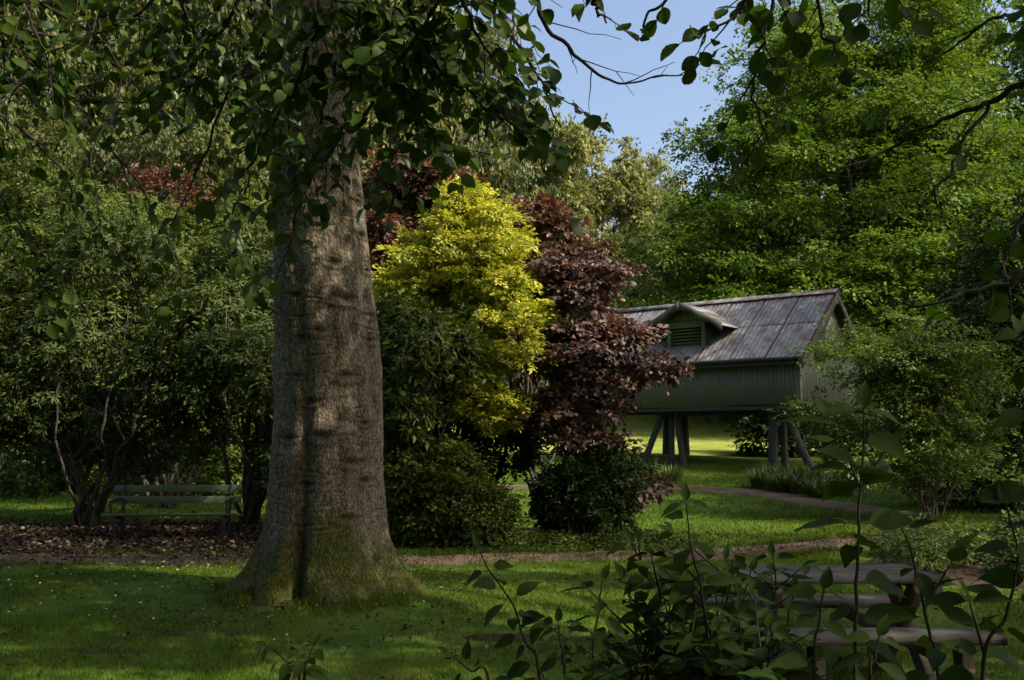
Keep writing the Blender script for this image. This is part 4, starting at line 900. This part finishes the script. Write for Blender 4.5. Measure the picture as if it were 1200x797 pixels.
for k in range(4): tree_variant(60 + k)
def auto_tree(name, label, px, Yv, topy, hw, mat, group, seed, *rest):
    q = pix(px, topy, Yv); gz = G(q[0], Yv); H = q[2] - gz; w = hw / F * Yv; tm, cm = VARIANTS[seed % 4]
    t = thing(name, label, 'bush' if 'bush' in name else 'tree', (q[0], Yv, gz), 0, group); rz = random.Random(seed).random() * 6.28
    for nm, me, mt in (('trunk', tm, M_bark), ('crown', cm, mat)):
        o = obj(nm, me, None, t, (0, 0, 0), (0, 0, rz)); o.scale = (w / 6, w / 6, H / 14); o.material_slots[0].link = 'OBJECT'; o.material_slots[0].material = mt
        if nm == 'crown': o['kind'] = 'stuff'
HT = 'trees on the wooded hillside'
hill = [('oak_tree', M_oak, 705, 75, 158, 84), ('oak_tree', M_oak, 628, 70, 120, 95), ('pale_pine', M_pine, 560, 64, 30, 90), ('oak_tree', M_oak, 752, 98, 185, 52), ('oak_tree', M_oak, 785, 112, 205, 40),
        ('oak_tree', M_oak, 480, 62, -40, 110), ('oak_tree', M_oak, 660, 60, 255, 60), ('oak_tree', M_oak, 735, 64, 275, 58), ('oak_tree', M_pine, 590, 55, 235, 60), ('oak_tree', M_oak, 395, 68, -90, 110)]
for k, (nm, mat, px, Yv, ty, hw) in enumerate(hill):
    lb = ['rounded pale olive oak at the end of the hillside treeline against the sky', 'tall pale olive tree on the hillside above the golden maple', 'grey green pine on the hillside beside the beech trunk', 'small distant tree top low in the gap of sky', 'farthest little tree top against the sky beside the bright green tree',
          'tall olive tree on the hillside behind the copper foliage', 'low hillside tree just above the purple shrub', 'low hillside tree beside the bright green tree', 'greyish hillside tree above the golden maple', 'tall hillside tree behind the beech trunk'][k]
    auto_tree(nm, lb, px, Yv, ty, hw, mat, HT, 60 + k, 1900, 24, .34, 1.3)
left_bg = [(300, 58, -120, 120, M_slope), (200, 52, -140, 120, M_slope), (95, 48, -140, 130, M_slope2), (-10, 46, -130, 140, M_slope), (160, 38, 130, 90, M_slope), (40, 36, 130, 95, M_slope2), (265, 40, 150, 80, M_slope2), (335, 44, 190, 70, M_slope), (-80, 34, 60, 110, M_dark), (250, 76, -120, 110, M_slope2), (150, 72, -150, 110, M_slope), (40, 70, -150, 120, M_slope2), (420, 84, -60, 100, M_slope2), (340, 80, -110, 100, M_slope)]
for k, (px, Yv, ty, hw, mat) in enumerate(left_bg):
    nm = {id(M_slope): 'grey green tree on the slope behind the rhododendrons', id(M_slope2): 'olive green tree on the slope behind the rhododendrons', id(M_dark): 'dark tree on the slope behind the rhododendrons'}[id(mat)]
    auto_tree('woodland_tree', nm, px, Yv, ty, hw, mat, {id(M_slope): 'grey green slope trees', id(M_slope2): 'olive slope trees', id(M_dark): 'dark slope trees'}[id(mat)], 80 + k, 1500, 22, .30, 1.1)
shrub('copper_maple', 'small copper red maple behind the rhododendrons', gb_(195, 27), [L(195, 240, 27, 1.2, 1, .9), L(175, 270, 27, 1.4, 1, .8)], 'spray', 420, 16, .15, M_copper, 6, .06, None, .5, .7, seed=71, cat='tree')
far_b = [(800, 62, 478, 45, M_horn), (856, 60, 486, 26, M_yellow), (760, 64, 470, 50, M_oak), (900, 58, 462, 50, M_dark), (965, 52, 450, 60, M_horn), (830, 72, 455, 60, M_oak), (690, 62, 440, 60, M_oak), (620, 58, 470, 60, M_horn)]
for k, (px, Yv, ty, hw, mat) in enumerate(far_b):
    auto_tree('meadow_bush', {id(M_horn): 'green bush at the top of the sunlit meadow under the hut', id(M_yellow): 'small golden bush at the top of the meadow under the hut', id(M_oak): 'pale olive bush at the edge of the hillside wood', id(M_dark): 'dark bush beyond the right hand stilts'}[id(mat)],
              px, Yv, ty, hw, mat, {id(M_horn): 'green meadow bushes', id(M_yellow): 'golden bush', id(M_oak): 'olive meadow bushes', id(M_dark): 'dark meadow bush'}[id(mat)], 110 + k, 420, 18, .2, .7, 0)
for k, (px, Yv, ty, hw) in enumerate(((1120, 66, -30, 110), (1250, 56, 0, 130), (1010, 74, 60, 90), (890, 76, 110, 80), (820, 74, 225, 70), (950, 80, 20, 90))):
    auto_tree('woodland_tree', 'tall green tree behind the large bright tree', px, Yv, ty, hw, M_horn, 'trees behind the bright green tree', 130 + k, 700, 18, .28, 1.2)
# trees whose trunks stand outside the picture but whose crowns shade it; the wholly unseen ones are added for that
def shade_tree(label, base, lobes, n, seed, top, branches=None, leaf=.18):
    t, C, O = tree('offscreen_tree', label, (*base, G(*base)), top, lobes, n, 20, leaf, .75, M_crown, .32, 30, None, seed=seed, inner=.45, wid=.68)
    if branches: hang_branches(t, np.array([*base, G(*base)]), branches, 'beech', M_crown, 300)
    return t
LB = []
def LBA(pts, **kw): LB.append((pts, kw))
e_ = dict(r0=.010, r1=.003, tw_len=.42, gap=.10, lgap=.055, leaf=.078, start=.12, bare=.28, droop=.45)
LBA([(-140, 60, 4.6), (0, 138, 4.8), (60, 185, 5.0), (110, 262, 5.1), (155, 330, 5.2), (180, 400, 5.3)], **e_)
LBA([(-140, -20, 4.8), (0, 60, 5.0), (90, 120, 5.2), (150, 200, 5.3), (200, 290, 5.4), (215, 350, 5.4)], **e_)
LBA([(-120, -60, 5.0), (20, 30, 5.2), (110, 60, 5.4), (190, 130, 5.5), (260, 230, 5.6), (300, 330, 5.6)], **e_)
LBA([(-120, 100, 4.4), (-20, 200, 4.6), (30, 280, 4.7), (60, 360, 4.8)], **e_)
LBA([(-100, -80, 4.6), (60, 10, 4.8), (140, 80, 5.0), (110, 180, 5.0), (115, 270, 5.0)], **{**e_, 'bare': .55})
LBA([(-100, 30, 5.2), (40, 110, 5.4), (140, 118, 5.6), (245, 120, 5.8)], **{**e_, 'bare': .6, 'droop': .2})
LBA([(-100, -120, 4.6), (60, -30, 4.8), (170, 20, 5.0), (260, 60, 5.0), (310, 120, 5.0)], **e_)
LBA([(-100, -100, 4.2), (10, -20, 4.2), (40, 40, 4.2), (70, 110, 4.2)], **{**e_, 'bare': .1})
LBA([(-100, -40, 4.2), (-20, 10, 4.2), (30, 60, 4.2), (10, 130, 4.2)], **{**e_, 'bare': .1})
shade_tree('leafy tree just out of view whose bare drooping twigs hang over the rhododendrons', (-7.4, 5.2), [(-6.6, 5.2, 8.6, 3.8, 3.6, 2.8), (-8.5, 4.2, 10.5, 3.4, 3.4, 3), (-6.5, 6.4, 6.3, 1.6, 1.6, 1.0)], 1100, 141, (-7.2, 5.2, 12.2), LB)
RB = []
def RBA(pts, **kw): RB.append((pts, kw))
f_ = dict(r0=.008, r1=.003, tw_len=.26, gap=.065, lgap=.05, leaf=.072, start=.08)
RBA([(960, -110, 2.9), (900, -30, 2.9), (860, 15, 2.9), (815, 55, 2.9)], **f_)
RBA([(960, -110, 2.8), (955, -20, 2.8), (960, 30, 2.8), (985, 70, 2.8)], **f_)
RBA([(940, -100, 2.9), (905, 0, 3.0), (890, 60, 3.0), (880, 110, 3.1), (905, 165, 3.2)], **{**f_, 'gap': .13})
RBA([(860, -90, 3.0), (800, -25, 3.0), (765, 15, 3.0), (748, 40, 3.0)], **{**f_, 'gap': .14, 'tw_len': .12})
RBA([(1000, -90, 2.8), (1010, -20, 2.8), (1020, 20, 2.8)], **f_)
RBA([(1260, 70, 3.0), (1200, 98, 3.1), (1155, 122, 3.2), (1090, 150, 3.3), (1030, 180, 3.4), (980, 200, 3.4)], **{**f_, 'gap': .18, 'bare': .6, 'r0': .014})
RBA([(1158, 122, 3.2), (1128, 175, 3.2), (1100, 215, 3.2), (1098, 260, 3.2)], **{**f_, 'gap': .16, 'bare': .5, 'tw_len': .16})
RBA([(1280, -40, 2.8), (1200, 10, 2.8), (1150, 30, 2.8), (1110, 60, 2.9)], **{**f_, 'gap': .14, 'bare': .2})
RBA([(1280, 200, 2.4), (1220, 240, 2.4), (1185, 285, 2.4), (1170, 320, 2.4)], **{**f_, 'gap': .16, 'leaf': .068})
RBA([(1280, 290, 2.3), (1210, 320, 2.3), (1130, 340, 2.3), (1060, 352, 2.3)], **{**f_, 'gap': .15, 'leaf': .07, 'droop': .6, 'tw_len': .12})
shade_tree('broad leaved tree just out of view whose twigs dip in over the hut', (9.6, 3.2), [(9.4, 3.2, 9.6, 4.8, 4.8, 3.2), (6.0, 6.4, 10.2, 3.8, 3.6, 2.8), (4.6, 9.8, 11.6, 3.2, 2.8, 2.4), (12.5, 2, 10, 4, 4, 3), (11.6, 8.6, 11.8, 3.6, 2.6, 2.4), (13.8, 12.8, 11, 2.6, 2.0, 2.0)], 2600, 142, (9.4, 3.4, 13.0), RB)
shade_tree('unseen tree added beyond the dark holly to shade the hut and lawn', (17.0, 18.5), [(16.8, 18.2, 9.0, 4.4, 4.4, 4.0), (17.9, 27.0, 13.2, 3.6, 3.6, 2.8), (18.4, 27.0, 12.0, 3.0, 3.0, 2.6), (19, 20, 12, 4, 4, 3.5)], 3300, 143, (17.0, 18.6, 14.5))  # added out of view; its lobes block sun from hut gable and lawn
shade_tree('unseen spreading tree added behind the camera to shade the near ground', (3.5, -6.0), [(3.5, -5.5, 9.5, 5.5, 4.6, 3.4), (8.5, -4.5, 10, 4.4, 4.2, 3.2), (0, -3, 8.6, 3.6, 3.4, 2.4)], 1500, 144, (3.5, -5.8, 13))  # unseen crown added to shade the near ground and saplings
for k, (x, y) in enumerate(((-6.5, -6.0), (-1.5, -11.0), (7.5, -11.5), (-12, -2))):  # unseen trees added round the camera to darken the foreground
    t = thing('woodland_tree', ('unseen leafy tree added behind the camera to cut skylight', 'unseen tree added deep behind the camera to cut skylight', 'unseen tree added behind and right of the camera to cut skylight', 'unseen leafy tree added left of the camera to cut skylight')[k], 'tree', (x, y, G(x, y)))
    for nm, me, mt in (('trunk', VARIANTS[k][0], M_bark), ('crown', VARIANTS[k][1], M_crown)):
        o = obj(nm, me, None, t, (0, 0, 0), (0, 0, k * 1.3)); o.scale = (.75, .75, .85); o.material_slots[0].link = 'OBJECT'; o.material_slots[0].material = mt
        if nm == 'crown': o['kind'] = 'stuff'
# ------------------------------------------------------------------ leafy saplings close to the camera
def sapling(label, pts, Yv, leaf, gap, group=None, Y1=None, side=.45, spread=1.0, maxl=60, tilt=0):
    P = [pix(px, py, Yv + ((Y1 or Yv) - Yv) * k / max(1, len(pts) - 1)) for k, (px, py) in enumerate(pts)]
    e = P[-1]; bx = e[0] + (e[0] - P[-2][0]) * .8; by = e[1] + rng.uniform(-.05, .15); base = np.array([bx, by, G(bx, by)])
    full = curve(P + [e * .5 + base * .5, base - (0, 0, .03)], 10, .0015)
    t = thing('leafy_sapling', label, 'sapling', base, 0, group)
    tb = [(full - base, np.linspace(.0016, .005, len(full)))]; lv = []
    seg = np.r_[0, np.cumsum(np.linalg.norm(np.diff(full, axis=0), axis=1))]; at = lambda s: np.array([np.interp(s, seg, full[:, k]) for k in range(3)])
    s = .01; az = rng.random() * 6.28; k = 0
    while s < seg[-1] * .8 and len(lv) < maxl:
        p = at(s); T = nrm(at(max(s - .03, 0)) - at(s + .03)); e1 = nrm(np.cross(T, (0, 1., .2))); e2 = np.cross(T, e1)
        for sg in (1, -1):
            if rng.random() < .06: continue
            o = (e1 * math.cos(az) * spread + e2 * math.sin(az) * .8) * sg; g = min(1, .72 + k * .12); sz = leaf * g * rng.uniform(.8, 1.15)
            pet = nrm(o + T * .5) * .012 + p
            ax = o * .9 + T * .15 + rng.normal(0, .18, 3) + np.array([0, 0, -.30]); nn = np.array([0, -.6, .6]) + T * .1 + rng.normal(0, .3, 3)
            lv.append((pet + nrm(ax) * sz * .1, ax, nn, sz))
            if side > 0 and rng.random() < side * min(1, k / 5) and len(lv) < maxl - 6:      # a side shoot with its own leaves
                d = nrm(o * .8 + T * .7 + rng.normal(0, .15, 3)); l = rng.uniform(.08, .2); q = p + d * np.linspace(0, l, 5)[:, None]; tb.append((q - base, np.linspace(.003, .0014, 5)))
                S2 = nrm(np.cross(d, (0, .3, 1.)))
                for a in np.arange(.05, l + .01, .055):
                    for s2 in (1, -1):
                        ax = d * .6 + S2 * s2 * .8 + rng.normal(0, .2, 3) + np.array([0, 0, -.3]); lv.append((p + d * a + nrm(ax) * leaf * .1, ax, np.array([0, -.3, .9]) + rng.normal(0, .35, 3), leaf * rng.uniform(.6, .95)))
                lv.append((p + d * l, d + np.array([0, 0, -.2]), np.array([0, -.3, .9]), leaf * .7))
        s += gap * rng.uniform(.75, 1.3); az += 1.57 + rng.normal(0, .25); k += 1
    lv.append((full[0], nrm(full[0] - full[3]) + np.array([.1, 0, -.1]), np.array([0, -.6, .6]), leaf * .55))
    tubes('stem', tb, M_twig, t, 6)
    for p, ax, nn, sz in lv: place_leaf('sapling', t, p - base, ax, nn, sz)
    return t
sapling('thin leaning shoot with sparse paired leaves over the lawn between beech and saplings', [(560, 640), (572, 667), (602, 709), (614, 750), (632, 800)], 2.3, .068, .042, side=.05)
sapling('slender upright shoot with narrow leaves rising from the lawn edge', [(707, 678), (702, 705), (698, 740), (694, 800)], 2.3, .068, .04, side=.15)
sapling('short shoot with small leaves low beside the leaning shoot', [(654, 728), (657, 755), (662, 800)], 2.2, .06, .036, side=.15)
sapling('shoot with a single crown of leaves standing above the dense saplings', [(804, 586), (807, 620), (812, 650), (822, 690), (830, 750), (835, 800)], 2.3, .076, .05, side=.3)
sapling('arching shoot leaning over the sunlit lawn strip', [(738, 632), (755, 665), (775, 695), (765, 730), (752, 800)], 2.4, .07, .04, side=.4)
DG = 'dense leafy saplings in front of the picnic table'
for k, (x0, y0, x1, Yv) in enumerate(((850, 655, 845, 2.5), (880, 668, 870, 2.6), (905, 650, 900, 2.7), (930, 690, 915, 2.5), (775, 690, 790, 2.5), (820, 680, 820, 2.7), (745, 720, 760, 2.4), (865, 715, 860, 2.3), (800, 725, 805, 2.3), (900, 735, 890, 2.3), (840, 740, 840, 2.25))):
    sapling('bushy sapling in the dense dark thicket before the picnic table', [(x0, y0), ((x0 * 2 + x1) / 3 + rng.normal(0, 6), y0 + 40), (x1, 800)], Yv, .068, .034, DG, side=.7, maxl=74)
sapling('tall sapling with large broad leaves standing in front of the feathery shrub', [(1012, 478), (1012, 520), (1008, 570), (1006, 630), (1004, 700), (1003, 800)], 2.0, .105, .055, side=.2, maxl=54)
sapling('thin sapling with drooping leaf clusters before the table end', [(1056, 618), (1066, 640), (1078, 690), (1090, 745), (1100, 800)], 2.05, .085, .07, side=.5, maxl=16)
sapling('broad leaved shoot low before the table seat', [(965, 690), (960, 730), (955, 800)], 2.0, .085, .06, side=.4, maxl=24)
sapling('large leaved shoot in front of the near seat', [(1030, 745), (1025, 770), (1020, 810)], 1.9, .08, .05, side=.2, maxl=12)
sapling('dark sapling at the table corner with hanging leaves', [(1178, 590), (1192, 650), (1180, 720), (1150, 800)], 1.9, .085, .06, side=.4, maxl=26)
sapling('tall dark sapling overhanging the right of the border', [(1205, 385), (1208, 450), (1212, 560), (1215, 800)], 1.9, .085, .08, side=.3, maxl=30)
sapling('low sprig at the foot of the beech lawn with two upright leaf tufts', [(366, 757), (362, 775), (356, 810)], 2.2, .055, .03, side=.3, maxl=10)
sapling('low sprig with narrow leaves beside the tufted sprig', [(312, 757), (335, 775), (352, 812)], 2.2, .05, .035, side=0, maxl=8)
sapling('small low sprig on the lawn edge below the leaning shoot', [(525, 765), (550, 785), (575, 812)], 2.2, .05, .035, side=.2, maxl=14)
